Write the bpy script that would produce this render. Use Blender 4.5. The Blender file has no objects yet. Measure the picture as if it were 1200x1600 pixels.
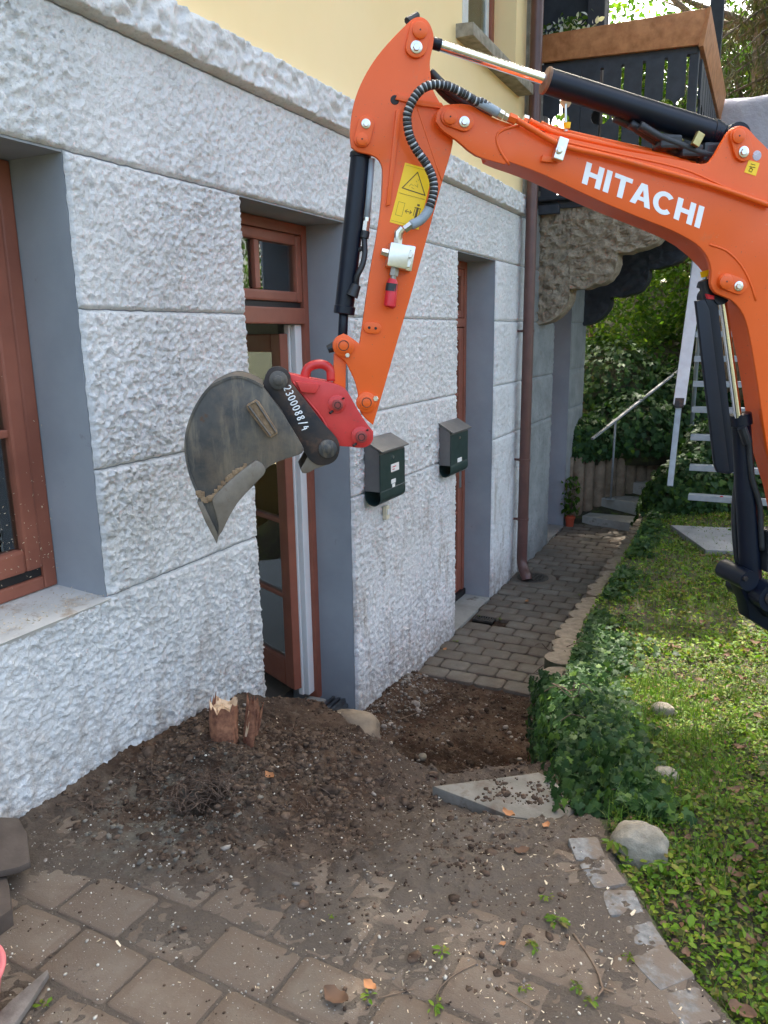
import bpy, bmesh, math, random
import numpy as np
from mathutils import Vector, Matrix
R = math.radians
random.seed(7); rng = np.random.default_rng(7)
scn = bpy.context.scene
COL = scn.collection

# ------------------------------------------------------------------ camera, sky, sun, exposure
# world: x = distance out from the house wall, y = along the wall away from the camera, z = up (0 = brick path)
CAM = np.array([2.060, 0.0, 2.35]); FPX = 1199.7
PITCH, YAW, ROLL = .227583, .45484, -.0138576
_h = np.array([-math.sin(YAW), math.cos(YAW), 0]); _r = np.array([math.cos(YAW), math.sin(YAW), 0]); _z = np.array([0, 0, 1.])
_fw = _h*math.cos(PITCH) - _z*math.sin(PITCH); _up = _h*math.sin(PITCH) + _z*math.cos(PITCH)
_rt = _r*math.cos(ROLL) + _up*math.sin(ROLL); _up2 = _up*math.cos(ROLL) - _r*math.sin(ROLL)
cd = bpy.data.cameras.new('camera'); cam = bpy.data.objects.new('camera', cd); COL.objects.link(cam)
cam.matrix_world = Matrix([[_rt[i], _up2[i], -_fw[i], CAM[i]] for i in range(3)] + [[0, 0, 0, 1]])
cd.sensor_fit = 'VERTICAL'; cd.sensor_height = 36; cd.lens = 36*FPX/1600; cd.clip_start = .05; cd.clip_end = 900
scn.camera = cam

SUN_EL, SUN_AZ = R(56), math.atan2(-.22, 1.0)     # azimuth from +Y towards +X
world = bpy.data.worlds.new("World"); scn.world = world; world.use_nodes = True
wn = world.node_tree.nodes; bg = wn['Background']; sky = wn.new('ShaderNodeTexSky')
sky.sky_type = 'NISHITA'; sky.sun_disc = False; sky.sun_elevation = SUN_EL; sky.sun_rotation = SUN_AZ
sky.air_density = .75; sky.dust_density = 7.0; sky.ozone_density = 1.6
hz = wn.new('ShaderNodeMix'); hz.data_type = 'RGBA'; hz.blend_type = 'MULTIPLY'; hz.inputs[0].default_value = 1; hz.inputs[7].default_value = (1.0, 1.0, .885, 1)   # hazy, slightly milky sky
world.node_tree.links.new(sky.outputs[0], hz.inputs[6]); world.node_tree.links.new(hz.outputs[2], bg.inputs[0]); bg.inputs[1].default_value = .15
sd = bpy.data.lights.new('sun', 'SUN'); sd.energy = 1.5; sd.angle = R(.5); sd.color = (1, .94, .84)
so = bpy.data.objects.new('sun', sd); COL.objects.link(so)
_sd = Vector((math.sin(SUN_AZ)*math.cos(SUN_EL), math.cos(SUN_AZ)*math.cos(SUN_EL), math.sin(SUN_EL)))
so.rotation_euler = _sd.to_track_quat('Z', 'Y').to_euler(); so.location = (0, 8, 14)
vs = scn.view_settings; vs.view_transform = 'Standard'; vs.look = 'None'; vs.gamma = 1; vs.use_curve_mapping = False
vs.exposure = 2.95
scn.cycles.max_bounces = 8; scn.cycles.transparent_max_bounces = 8
scn.cycles.use_denoising = True

# ------------------------------------------------------------------ helpers
def ray(px, py): return FPX*_fw + (px-600)*_rt - (py-800)*_up2
def onX(px, py, X=0.): d = ray(px, py); return CAM + d*(X-CAM[0])/d[0]
def onY(px, py, Y): d = ray(px, py); return CAM + d*(Y-CAM[1])/d[1]
def onZ(px, py, Z=0.): d = ray(px, py); return CAM + d*(Z-CAM[2])/d[2]

BASE = {}
def thing(name, label, cat, loc, group=None, kind=None):
    o = bpy.data.objects.new(name, None); COL.objects.link(o); o.location = loc; o.empty_display_size = .1
    BASE[o.name] = np.array(loc, float); tag(o, label, cat, group, kind); return o
def tag(o, label=None, cat=None, group=None, kind=None):
    if label: o['label'] = label
    if cat: o['category'] = cat
    if group: o['group'] = group
    if kind: o['kind'] = kind
    return o
def mesh(name, V, F, mat=None, parent=None, smooth=False, origin=None, label=None, mats=None, midx=None, autos=None):
    """one mesh object; V in world coordinates; F = list of tuples or an (n,k) array"""
    V = np.asarray(V, float).reshape(-1, 3)
    b = BASE[parent.name] if parent is not None else (np.array(origin, float) if origin is not None else np.zeros(3))
    me = bpy.data.meshes.new(name)
    if isinstance(F, np.ndarray):
        n, k = F.shape
        me.vertices.add(len(V)); me.vertices.foreach_set('co', (V-b).astype(np.float32).ravel())
        me.loops.add(n*k); me.loops.foreach_set('vertex_index', F.astype(np.int32).ravel())
        me.polygons.add(n); me.polygons.foreach_set('loop_start', np.arange(0, n*k, k, dtype=np.int32))
        try: me.polygons.foreach_set('loop_total', np.full(n, k, dtype=np.int32))
        except Exception: pass
        me.update(calc_edges=True)
    else:
        me.from_pydata([tuple(v) for v in (V-b)], [], F); me.update()
    for m in (mats or ([mat] if mat else [])): me.materials.append(m)
    if midx is not None: me.polygons.foreach_set('material_index', np.asarray(midx, dtype=np.int32))
    if smooth: me.polygons.foreach_set('use_smooth', np.ones(len(me.polygons), dtype=bool))
    if autos:
        me.polygons.foreach_set('use_smooth', np.ones(len(me.polygons), dtype=bool)); me.set_sharp_from_angle(angle=R(autos))
    o = bpy.data.objects.new(name, me); COL.objects.link(o)
    if parent is not None: o.parent = parent; BASE[o.name] = b
    else: o.location = b; BASE[o.name] = b
    if label: o['label'] = label
    return o

class G:
    """collects shapes for ONE mesh"""
    def __init__(s): s.V = []; s.F = []; s.m = []; s.cur = 0
    def add(s, V, F):
        n = len(s.V); s.V += [tuple(map(float, v)) for v in V]; s.F += [tuple(i+n for i in f) for f in F]; s.m += [s.cur]*len(F); return s
    def box(s, x0, x1, y0, y1, z0, z1, c=0.0):
        if c <= 0:
            V = [(x, y, z) for z in (z0, z1) for y in (y0, y1) for x in (x0, x1)]
            return s.add(V, [(0, 2, 3, 1), (4, 5, 7, 6), (0, 1, 5, 4), (2, 6, 7, 3), (0, 4, 6, 2), (1, 3, 7, 5)])
        return s.obox(((x0+x1)/2, (y0+y1)/2, (z0+z1)/2), (1, 0, 0), (0, 1, 0), (0, 0, 1), (x1-x0)/2, (y1-y0)/2, (z1-z0)/2, c)
    def obox(s, c, a, b, d, ha, hb, hd, ch=0.0):
        """oriented box: centre, three unit axes, half sizes; ch = chamfer"""
        c, a, b, d = (np.array(v, float) for v in (c, a, b, d))
        ch = min(ch, ha*.45, hb*.45, hd*.45)
        bm = bmesh.new(); bmesh.ops.create_cube(bm, size=2)
        for v in bm.verts: v.co = Vector((v.co.x*ha, v.co.y*hb, v.co.z*hd))
        if ch > 0: bmesh.ops.bevel(bm, geom=bm.edges[:], offset=ch, segments=2, profile=.6, affect='EDGES')
        V = [c + a*v.co.x + b*v.co.y + d*v.co.z for v in bm.verts]; bm.verts.index_update()
        flip = np.dot(np.cross(a, b), d) < 0
        F = [tuple(v.index for v in (reversed(f.verts) if flip else f.verts)) for f in bm.faces]
        bm.free(); return s.add(V, F)
    def ring(s, P, rad, seg=10, cap=True, closed=False):
        """tube along points P with radius (number or list)"""
        P = [np.array(p, float) for p in P]; n = len(P)
        rad = [rad]*n if np.isscalar(rad) else list(rad)
        T = []
        for i in range(n):
            a = P[(i-1) % n] if (closed or i > 0) else P[i]; b = P[(i+1) % n] if (closed or i < n-1) else P[i]
            t = b-a; L = np.linalg.norm(t); T.append(t/L if L > 1e-9 else (T[-1] if T else np.array([0, 0, 1.])))
        u = np.cross(T[0], [0, 0, 1.]);
        if np.linalg.norm(u) < .1: u = np.cross(T[0], [0, 1., 0])
        u /= np.linalg.norm(u); V = []
        for i in range(n):
            u = u - T[i]*np.dot(u, T[i]); u /= np.linalg.norm(u); w = np.cross(T[i], u)
            for k in range(seg):
                a = 2*math.pi*k/seg; V.append(P[i] + rad[i]*(u*math.cos(a)+w*math.sin(a)))
        F = []
        for i in range(n if closed else n-1):
            j = (i+1) % n
            for k in range(seg):
                l = (k+1) % seg; F.append((i*seg+k, i*seg+l, j*seg+l, j*seg+k))
        if cap and not closed: F.append(tuple(range(seg))[::-1]); F.append(tuple((n-1)*seg+k for k in range(seg)))
        return s.add(V, F)
    def build(s, name, mat=None, parent=None, mats=None, **k):
        return mesh(name, s.V, s.F, mat, parent, mats=mats, midx=(s.m if mats else None), **k)

def smoothp(P, n=4, closed=True, ang=38):
    """Catmull-Rom through 2-D points, corners sharper than ang kept"""
    P = [np.array(p, float) for p in P]; N = len(P); out = []
    def corner(i):
        if not closed and i in (0, N-1): return True
        a = P[i]-P[i-1]; b = P[(i+1) % N]-P[i]
        c = np.dot(a, b)/(np.linalg.norm(a)*np.linalg.norm(b)+1e-9); return c < math.cos(R(ang))
    cs = [corner(i) for i in range(N)]
    for i in range(N if closed else N-1):
        p1, p2 = P[i], P[(i+1) % N]
        p0 = P[i-1] if not cs[i] else p1-(p2-p1); p3 = P[(i+2) % N] if not cs[(i+1) % N] else p2+(p2-p1)
        for k in range(n):
            t = k/n
            out.append(.5*((2*p1)+(p2-p0)*t+(2*p0-5*p1+4*p2-p3)*t*t+(3*p1-p0-3*p2+p3)*t**3))
    if not closed: out.append(P[-1])
    return out
def spline(P, n=6):
    return smoothp(P, n, closed=False, ang=170)

def slab(name, P0, P1, mat, parent, ch=0.0, **k):
    """closed solid between two matching outlines (near P0, far P1) with a chamfered rim"""
    P0 = np.array(P0, float); P1 = np.array(P1, float); n = len(P0)
    bm = bmesh.new()
    a = [bm.verts.new(p) for p in P0]; b = [bm.verts.new(p) for p in P1]
    f0 = bm.faces.new(a); f1 = bm.faces.new(b[::-1])
    for i in range(n): bm.faces.new((a[i], b[i], b[(i+1) % n], a[(i+1) % n]))
    bmesh.ops.recalc_face_normals(bm, faces=bm.faces[:])
    if ch > 0:
        try: bmesh.ops.bevel(bm, geom=[e for e in bm.edges if (f0 in e.link_faces or f1 in e.link_faces)], offset=ch, segments=2, profile=.6, affect='EDGES', clamp_overlap=True)
        except Exception: pass
    bmesh.ops.triangulate(bm, faces=[f for f in bm.faces if len(f.verts) > 4])
    bm.verts.index_update(); V = [tuple(v.co) for v in bm.verts]; F = [tuple(v.index for v in f.verts) for f in bm.faces]
    bm.free(); return mesh(name, V, F, mat, parent, autos=k.pop('autos', 35), **k)

# value noise ---------------------------------------------------------------
def _hash(ix, iy, s):
    h = (ix.astype(np.int64)*374761393 + iy.astype(np.int64)*668265263 + s*974634777) & 0xFFFFFFFF
    h = ((h ^ (h >> 13))*1274126177) & 0xFFFFFFFF; h = h ^ (h >> 16); return (h & 0xFFFF)/65535.0
def pn(x, y, s=0):
    """gradient noise about -1..1"""
    x = np.asarray(x, float); y = np.asarray(y, float)
    ix = np.floor(x); iy = np.floor(y); fx = x-ix; fy = y-iy
    u = fx*fx*fx*(fx*(fx*6-15)+10); v = fy*fy*fy*(fy*(fy*6-15)+10)
    def g(a, b):
        t = _hash(ix+a, iy+b, s)*2*np.pi; return np.cos(t)*(fx-a)+np.sin(t)*(fy-b)
    return 1.5*((g(0, 0)*(1-u)+g(1, 0)*u)*(1-v) + (g(0, 1)*(1-u)+g(1, 1)*u)*v)
def fbm(x, y, o=4, s=0):
    a = 0; w = 1; t = 0
    for i in range(o): a = a + w*pn(x*2**i, y*2**i, s+i*17); t += w; w *= .5
    return a/t
def sm(a, b, x): t = np.clip((np.asarray(x, float)-a)/(b-a), 0, 1); return t*t*(3-2*t)

# ------------------------------------------------------------------ materials
def nm(name):
    m = bpy.data.materials.new(name); m.use_nodes = True; t = m.node_tree
    return m, t, t.nodes['Principled BSDF'], t.nodes, t.links
def inp(b, k, v):
    if k in b.inputs: b.inputs[k].default_value = v
def noise(N, L, src, scale, det=5, rough=.6, dist=0):
    n = N.new('ShaderNodeTexNoise'); n.inputs['Scale'].default_value = scale; n.inputs['Detail'].default_value = det
    n.inputs['Roughness'].default_value = rough; n.inputs['Distortion'].default_value = dist
    if src: L.new(src, n.inputs['Vector'])
    return n.outputs['Fac']
def ramp(N, L, fac, stops):
    r = N.new('ShaderNodeValToRGB'); e = r.color_ramp.elements
    while len(e) < len(stops): e.new(.5)
    for i, (p, c) in enumerate(stops): e[i].position = p; e[i].color = (*c, 1) if len(c) == 3 else c
    L.new(fac, r.inputs[0]); return r.outputs[0]
def mixc(N, L, fac, a, b, mode='MIX'):
    m = N.new('ShaderNodeMix'); m.data_type = 'RGBA'; m.blend_type = mode
    for s, v in ((m.inputs[0], fac), (m.inputs[6], a), (m.inputs[7], b)):
        if hasattr(v, 'links') or hasattr(v, 'is_linked'): L.new(v, s)
        elif isinstance(v, (int, float)): s.default_value = v
        else: s.default_value = (*v, 1) if len(v) == 3 else v
    return m.outputs[2]
def bump(N, L, h, strength, dist, nrm=None):
    b = N.new('ShaderNodeBump'); b.inputs['Strength'].default_value = strength; b.inputs['Distance'].default_value = dist
    L.new(h, b.inputs['Height'])
    if nrm: L.new(nrm, b.inputs['Normal'])
    return b.outputs[0]
def pos(N): return N.new('ShaderNodeNewGeometry').outputs['Position']
def isl(N): return N.new('ShaderNodeNewGeometry').outputs['Random Per Island']

def pbr(name, c1, c2=None, scale=6, rough=.6, metal=0, bumps=((60, .3, .002),), coat=0, stops=(.35, .65), rough2=None, spec=.5, island=0, dirt=None, speck=None):
    """colour noise between c1 and c2, fine relief, optional dirt (colour, scale, amount)"""
    m, t, b, N, L = nm(name); P = pos(N)
    col = None
    if c2 is not None: col = ramp(N, L, noise(N, L, P, scale, 6), [(stops[0], c1), (stops[1], c2)])
    if dirt:
        dc, ds, da = dirt
        f = ramp(N, L, noise(N, L, P, ds, 8, .7), [(1-da, (0, 0, 0)), (min(1, 1-da+.12), (1, 1, 1))])
        col = mixc(N, L, f, col if col is not None else c1, dc)
    if speck:
        mp = N.new('ShaderNodeMapping'); L.new(P, mp.inputs[0]); mp.inputs['Scale'].default_value = (60, 60, 260); mp.inputs['Rotation'].default_value = (.4, .7, .2)
        f = ramp(N, L, noise(N, L, mp.outputs[0], 1, 3, .6), [(.69, (0, 0, 0)), (.73, (1, 1, 1))]); g_ = ramp(N, L, noise(N, L, P, 3.5, 4), [(.50, (0, 0, 0)), (.62, (1, 1, 1))])
        f = mixc(N, L, 1.0, f, g_, 'MULTIPLY'); col = mixc(N, L, f, col, speck)
        f2 = ramp(N, L, noise(N, L, P, 170, 2, .5), [(.72, (0, 0, 0)), (.76, (1, 1, 1))]); col = mixc(N, L, f2, col, (.16, .09, .06))
    if island:
        r = N.new('ShaderNodeMapRange'); L.new(isl(N), r.inputs[0]); r.inputs[3].default_value = 1-island; r.inputs[4].default_value = 1+island
        g = N.new('ShaderNodeCombineColor')
        for i in range(3): L.new(r.outputs[0], g.inputs[i])
        col = mixc(N, L, 1.0, col if col is not None else c1, g.outputs[0], 'MULTIPLY')
    if col is None: inp(b, 'Base Color', (*c1, 1))
    else: L.new(col, b.inputs['Base Color'])
    inp(b, 'Roughness', rough); inp(b, 'Metallic', metal); inp(b, 'Coat Weight', coat); inp(b, 'Coat Roughness', .15); inp(b, 'Specular IOR Level', spec)
    if rough2 is not None:
        r = N.new('ShaderNodeMapRange'); L.new(noise(N, L, P, scale*2.3, 5), r.inputs[0]); r.inputs[1].default_value = .3; r.inputs[2].default_value = .7
        r.inputs[3].default_value = rough; r.inputs[4].default_value = rough2; L.new(r.outputs[0], b.inputs['Roughness'])
    n = None
    for s, st, d in bumps or (): n = bump(N, L, noise(N, L, P, s, 5), st, d, n)
    if n: L.new(n, b.inputs['Normal'])
    return m
def leafmat(name, cols, rough=.45, trans=.35):
    """leaf colour varies leaf by leaf; thin, lets light through"""
    m, t, b, N, L = nm(name)
    n = len(cols); c = ramp(N, L, isl(N), [(i/max(1, n-1), cc) for i, cc in enumerate(cols)])
    P = pos(N); f = noise(N, L, P, 4, 3)
    v = N.new('ShaderNodeMapRange'); L.new(f, v.inputs[0]); v.inputs[1].default_value = .3; v.inputs[2].default_value = .7; v.inputs[3].default_value = .7; v.inputs[4].default_value = 1.3
    g = N.new('ShaderNodeCombineColor')
    for i in range(3): L.new(v.outputs[0], g.inputs[i])
    c = mixc(N, L, 1.0, c, g.outputs[0], 'MULTIPLY')
    L.new(c, b.inputs['Base Color']); inp(b, 'Roughness', rough); inp(b, 'Specular IOR Level', .2)
    tr = N.new('ShaderNodeBsdfTranslucent'); c2 = mixc(N, L, 1.0, c, (1.25, 1.35, .55), 'MULTIPLY'); L.new(c2, tr.inputs[0])
    mx = N.new('ShaderNodeMixShader'); mx.inputs[0].default_value = trans
    L.new(b.outputs[0], mx.inputs[1]); L.new(tr.outputs[0], mx.inputs[2]); L.new(mx.outputs[0], N['Material Output'].inputs[0])
    return m

def stucco_mat():
    m, t, b, N, L = nm('rough_cast_paint'); P = pos(N)
    c = ramp(N, L, noise(N, L, P, 2.2, 5), [(.3, (.62, .625, .62)), (.7, (.74, .74, .735))])
    st = N.new('ShaderNodeMapping'); L.new(P, st.inputs[0]); st.inputs['Scale'].default_value = (9, 9, 2.2)
    f = ramp(N, L, noise(N, L, st.outputs[0], 1, 7, .7), [(.50, (0, 0, 0)), (.74, (1, 1, 1))])
    sep = N.new('ShaderNodeSeparateXYZ'); L.new(P, sep.inputs[0])
    low = N.new('ShaderNodeMapRange'); L.new(sep.outputs[2], low.inputs[0]); low.inputs[1].default_value = 2.0; low.inputs[2].default_value = .85; low.inputs[3].default_value = .10; low.inputs[4].default_value = .95
    mu = N.new('ShaderNodeMath'); mu.operation = 'MULTIPLY'; L.new(f, mu.inputs[0]); L.new(low.outputs[0], mu.inputs[1])
    c = mixc(N, L, mu.outputs[0], c, (.30, .24, .19))
    zb = N.new('ShaderNodeMath'); zb.operation = 'LESS_THAN'; L.new(sep.outputs[1], zb.inputs[0]); zb.inputs[1].default_value = 2.87
    z2 = N.new('ShaderNodeMath'); z2.operation = 'MULTIPLY_ADD'; L.new(zb.outputs[0], z2.inputs[0]); z2.inputs[1].default_value = -.78; L.new(sep.outputs[2], z2.inputs[2])
    hb = N.new('ShaderNodeMapRange'); L.new(z2.outputs[0], hb.inputs[0]); hb.inputs[1].default_value = .42; hb.inputs[2].default_value = .04; hb.inputs[3].default_value = 0; hb.inputs[4].default_value = 1
    hn = ramp(N, L, noise(N, L, P, 15, 8, .75), [(.42, (0, 0, 0)), (.70, (1, 1, 1))]); hm = N.new('ShaderNodeMath'); hm.operation = 'MULTIPLY'; L.new(hb.outputs[0], hm.inputs[0]); L.new(hn, hm.inputs[1])
    c = mixc(N, L, hm.outputs[0], c, (.24, .185, .14))
    pit = ramp(N, L, noise(N, L, P, 75, 3, .6), [(.30, (.62, .62, .62)), (.48, (1, 1, 1))])  # random dark flecks in the colour, imitating shaded pits in the plaster
    c = mixc(N, L, .5, c, mixc(N, L, 1.0, c, pit, 'MULTIPLY'))
    L.new(c, b.inputs['Base Color']); inp(b, 'Roughness', .75)
    n = bump(N, L, noise(N, L, P, 75, 4, .6, 1.4), .9, .006); n = bump(N, L, noise(N, L, P, 150, 4), .4, .002, n); L.new(n, b.inputs['Normal'])
    return m
M_stucco = stucco_mat()
M_stucco2 = pbr('dark_grey_render', (.19, .20, .195), (.27, .28, .275), 4, .85, bumps=((55, .7, .006), (150, .4, .002)), dirt=((.17, .155, .135), 5, .40))  # darker grey render for the wall beyond the downpipe
M_reveal = pbr('grey_reveal_paint', (.27, .295, .325), (.33, .355, .385), 2.4, .75, bumps=((14, .25, .004), (120, .3, .001)), dirt=((.17, .155, .14), 7, .34))
M_yellow = pbr('yellow_wall_paint', (.93, .71, .37), (.96, .75, .42), 1.2, .8, bumps=((90, .2, .001),))
M_brownframe = pbr('reddish_brown_frame', (.235, .075, .045), (.30, .10, .06), 5, .45, bumps=((80, .15, .001),), rough2=.6)
M_darkgap = pbr('dark_gasket', (.012, .010, .010), None, rough=.6)
M_white = pbr('white_lacquer', (.72, .73, .72), (.78, .78, .77), 5, .35)
M_room = pbr('room_plaster', (.62, .66, .64), (.66, .70, .68), 2, .8)
M_floor_in = pbr('room_floor', (.10, .09, .08), (.14, .12, .10), 3, .4)
def bucket_mat():
    m, t, b, N, L = nm('worn_bucket_steel'); P = pos(N)
    mp = N.new('ShaderNodeMapping'); L.new(P, mp.inputs[0]); mp.inputs['Scale'].default_value = (26, 26, 5)
    c = ramp(N, L, noise(N, L, P, 6, 7, .65), [(.30, (.040, .042, .046)), (.50, (.080, .076, .072)), (.68, (.15, .13, .105))])
    s = ramp(N, L, noise(N, L, mp.outputs[0], 1, 6, .7), [(.50, (0, 0, 0)), (.66, (1, 1, 1))])
    c = mixc(N, L, mixc(N, L, .8, (0, 0, 0), s), c, (.20, .165, .125))
    r = ramp(N, L, noise(N, L, P, 11, 8, .75), [(.62, (0, 0, 0)), (.70, (1, 1, 1))]); c = mixc(N, L, r, c, (.105, .05, .03))
    d = ramp(N, L, noise(N, L, P, 4.3, 9, .7), [(.50, (0, 0, 0)), (.78, (1, 1, 1))]); c = mixc(N, L, d, c, (.20, .145, .098))
    L.new(c, b.inputs['Base Color']); inp(b, 'Metallic', .35); inp(b, 'Roughness', .5)
    n = bump(N, L, noise(N, L, mp.outputs[0], 2, 5), .3, .002); n = bump(N, L, noise(N, L, P, 90, 5), .4, .001, n); L.new(n, b.inputs['Normal']); return m
M_bucket = bucket_mat()
def glass_mat():
    m, t, b, N, L = nm('window_glass')
    g = N.new('ShaderNodeBsdfGlossy'); g.inputs['Roughness'].default_value = .02; g.inputs['Color'].default_value = (.9, .95, .95, 1)
    tr = N.new('ShaderNodeBsdfTransparent'); tr.inputs[0].default_value = (.80, .86, .84, 1)
    fr = N.new('ShaderNodeFresnel'); fr.inputs[0].default_value = 2.5
    n = bump(N, L, noise(N, L, pos(N), 3, 2), .03, .01); L.new(n, g.inputs['Normal'])
    mx = N.new('ShaderNodeMixShader'); L.new(fr.outputs[0], mx.inputs[0]); L.new(tr.outputs[0], mx.inputs[1]); L.new(g.outputs[0], mx.inputs[2])
    L.new(mx.outputs[0], N['Material Output'].inputs[0]); return m
M_glass = glass_mat()
M_stone = pbr('weathered_stone', (.20, .18, .14), (.36, .33, .27), 14, .85, bumps=((30, .5, .006), (140, .3, .002)))
M_timberdark = pbr('black_stained_timber', (.018, .022, .030), (.035, .040, .052), 8, .6, bumps=((40, .3, .002),))
M_timberbrown = pbr('orange_brown_timber', (.36, .14, .05), (.56, .25, .105), 11, .5, bumps=((35, .3, .002),), rough2=.7)
M_pipe = pbr('brown_painted_pipe', (.095, .045, .038), (.13, .062, .052), 7, .35, bumps=((50, .15, .001),), dirt=((.05, .04, .035), 11, .33))
M_concrete = pbr('pale_concrete', (.26, .25, .22), (.36, .35, .32), 5, .85, bumps=((60, .4, .003), (200, .3, .001)), dirt=((.10, .08, .06), 5, .42))
M_rockplaster = pbr('rock_plaster', (.23, .18, .125), (.40, .33, .24), 14, .9, bumps=((34, 1.0, .022), (110, .6, .004)))
M_iron = pbr('cast_iron', (.03, .026, .022), (.06, .05, .04), 20, .7, bumps=((90, .5, .001),))
M_steel = pbr('zinc_plated_steel', (.62, .63, .62), (.75, .74, .68), 30, .3, metal=1, bumps=((90, .15, .0005),))
M_alu = pbr('aluminium', (.30, .33, .36), (.40, .43, .46), 12, .5, metal=.35, bumps=((60, .2, .001),))
M_dirt = None
def dirt_mat():
    m, t, b, N, L = nm('loose_soil'); P = pos(N)
    c = ramp(N, L, noise(N, L, P, 5, 9, .7), [(.34, (.030, .017, .011)), (.48, (.085, .050, .032)), (.60, (.125, .086, .060)), (.74, (.20, .15, .112))])
    f = ramp(N, L, noise(N, L, P, 16, 7, .7), [(.56, (0, 0, 0)), (.72, (1, 1, 1))])
    c = mixc(N, L, f, c, (.20, .16, .125))
    lg = ramp(N, L, noise(N, L, P, 2.1, 5, .65), [(.35, (.62, .60, .58)), (.62, (1.18, 1.15, 1.12))]); c = mixc(N, L, 1.0, c, lg, 'MULTIPLY')
    sp = ramp(N, L, noise(N, L, P, 130, 3, .6), [(.66, (0, 0, 0)), (.72, (1, 1, 1))])
    c = mixc(N, L, sp, c, (.26, .23, .19))
    # dry trodden dust over the paving in front, darker fresh soil round the dug-out root
    s2 = N.new('ShaderNodeVectorMath'); s2.operation = 'DISTANCE'; L.new(P, s2.inputs[0]); s2.inputs[1].default_value = (.42, 2.15, .8)
    du = N.new('ShaderNodeMapRange'); L.new(s2.outputs['Value'], du.inputs[0]); du.inputs[1].default_value = .42; du.inputs[2].default_value = .90; du.inputs[3].default_value = 0; du.inputs[4].default_value = 1
    dn = ramp(N, L, noise(N, L, P, 4.5, 8, .7), [(.16, (.0, .0, .0)), (.44, (1, 1, 1))])
    m3 = N.new('ShaderNodeMath'); m3.operation = 'MULTIPLY'; L.new(du.outputs[0], m3.inputs[0]); L.new(dn, m3.inputs[1])
    m4 = N.new('ShaderNodeMath'); m4.operation = 'MULTIPLY'; L.new(m3.outputs[0], m4.inputs[0]); m4.inputs[1].default_value = .85
    sy = N.new('ShaderNodeSeparateXYZ'); L.new(P, sy.inputs[0]); yy_ = N.new('ShaderNodeMapRange'); L.new(sy.outputs[1], yy_.inputs[0]); yy_.inputs[1].default_value = 2.9; yy_.inputs[2].default_value = 2.4
    m5 = N.new('ShaderNodeMath'); m5.operation = 'MULTIPLY'; L.new(m4.outputs[0], m5.inputs[0]); L.new(yy_.outputs[0], m5.inputs[1])
    c = mixc(N, L, m5.outputs[0], c, (.165, .135, .108))
    # ashy grey patch round the root hole
    sub = N.new('ShaderNodeVectorMath'); sub.operation = 'DISTANCE'; L.new(P, sub.inputs[0]); sub.inputs[1].default_value = (.42, 1.72, .78)
    ash = N.new('ShaderNodeMapRange'); L.new(sub.outputs['Value'], ash.inputs[0]); ash.inputs[1].default_value = .42; ash.inputs[2].default_value = .1; ash.inputs[3].default_value = 0; ash.inputs[4].default_value = .85
    an = ramp(N, L, noise(N, L, P, 11, 8, .75), [(.45, (0, 0, 0)), (.60, (1, 1, 1))])
    mu = N.new('ShaderNodeMath'); mu.operation = 'MULTIPLY'; L.new(ash.outputs[0], mu.inputs[0]); L.new(an, mu.inputs[1])
    c = mixc(N, L, mu.outputs[0], c, (.20, .19, .155))
    L.new(c, b.inputs['Base Color']); inp(b, 'Roughness', .95); inp(b, 'Specular IOR Level', .2)
    n = bump(N, L, noise(N, L, P, 45, 8, .75), 1.0, .020); n = bump(N, L, noise(N, L, P, 190, 4, .7), .6, .003, n); L.new(n, b.inputs['Normal']); return m
M_dirt = dirt_mat()
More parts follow.
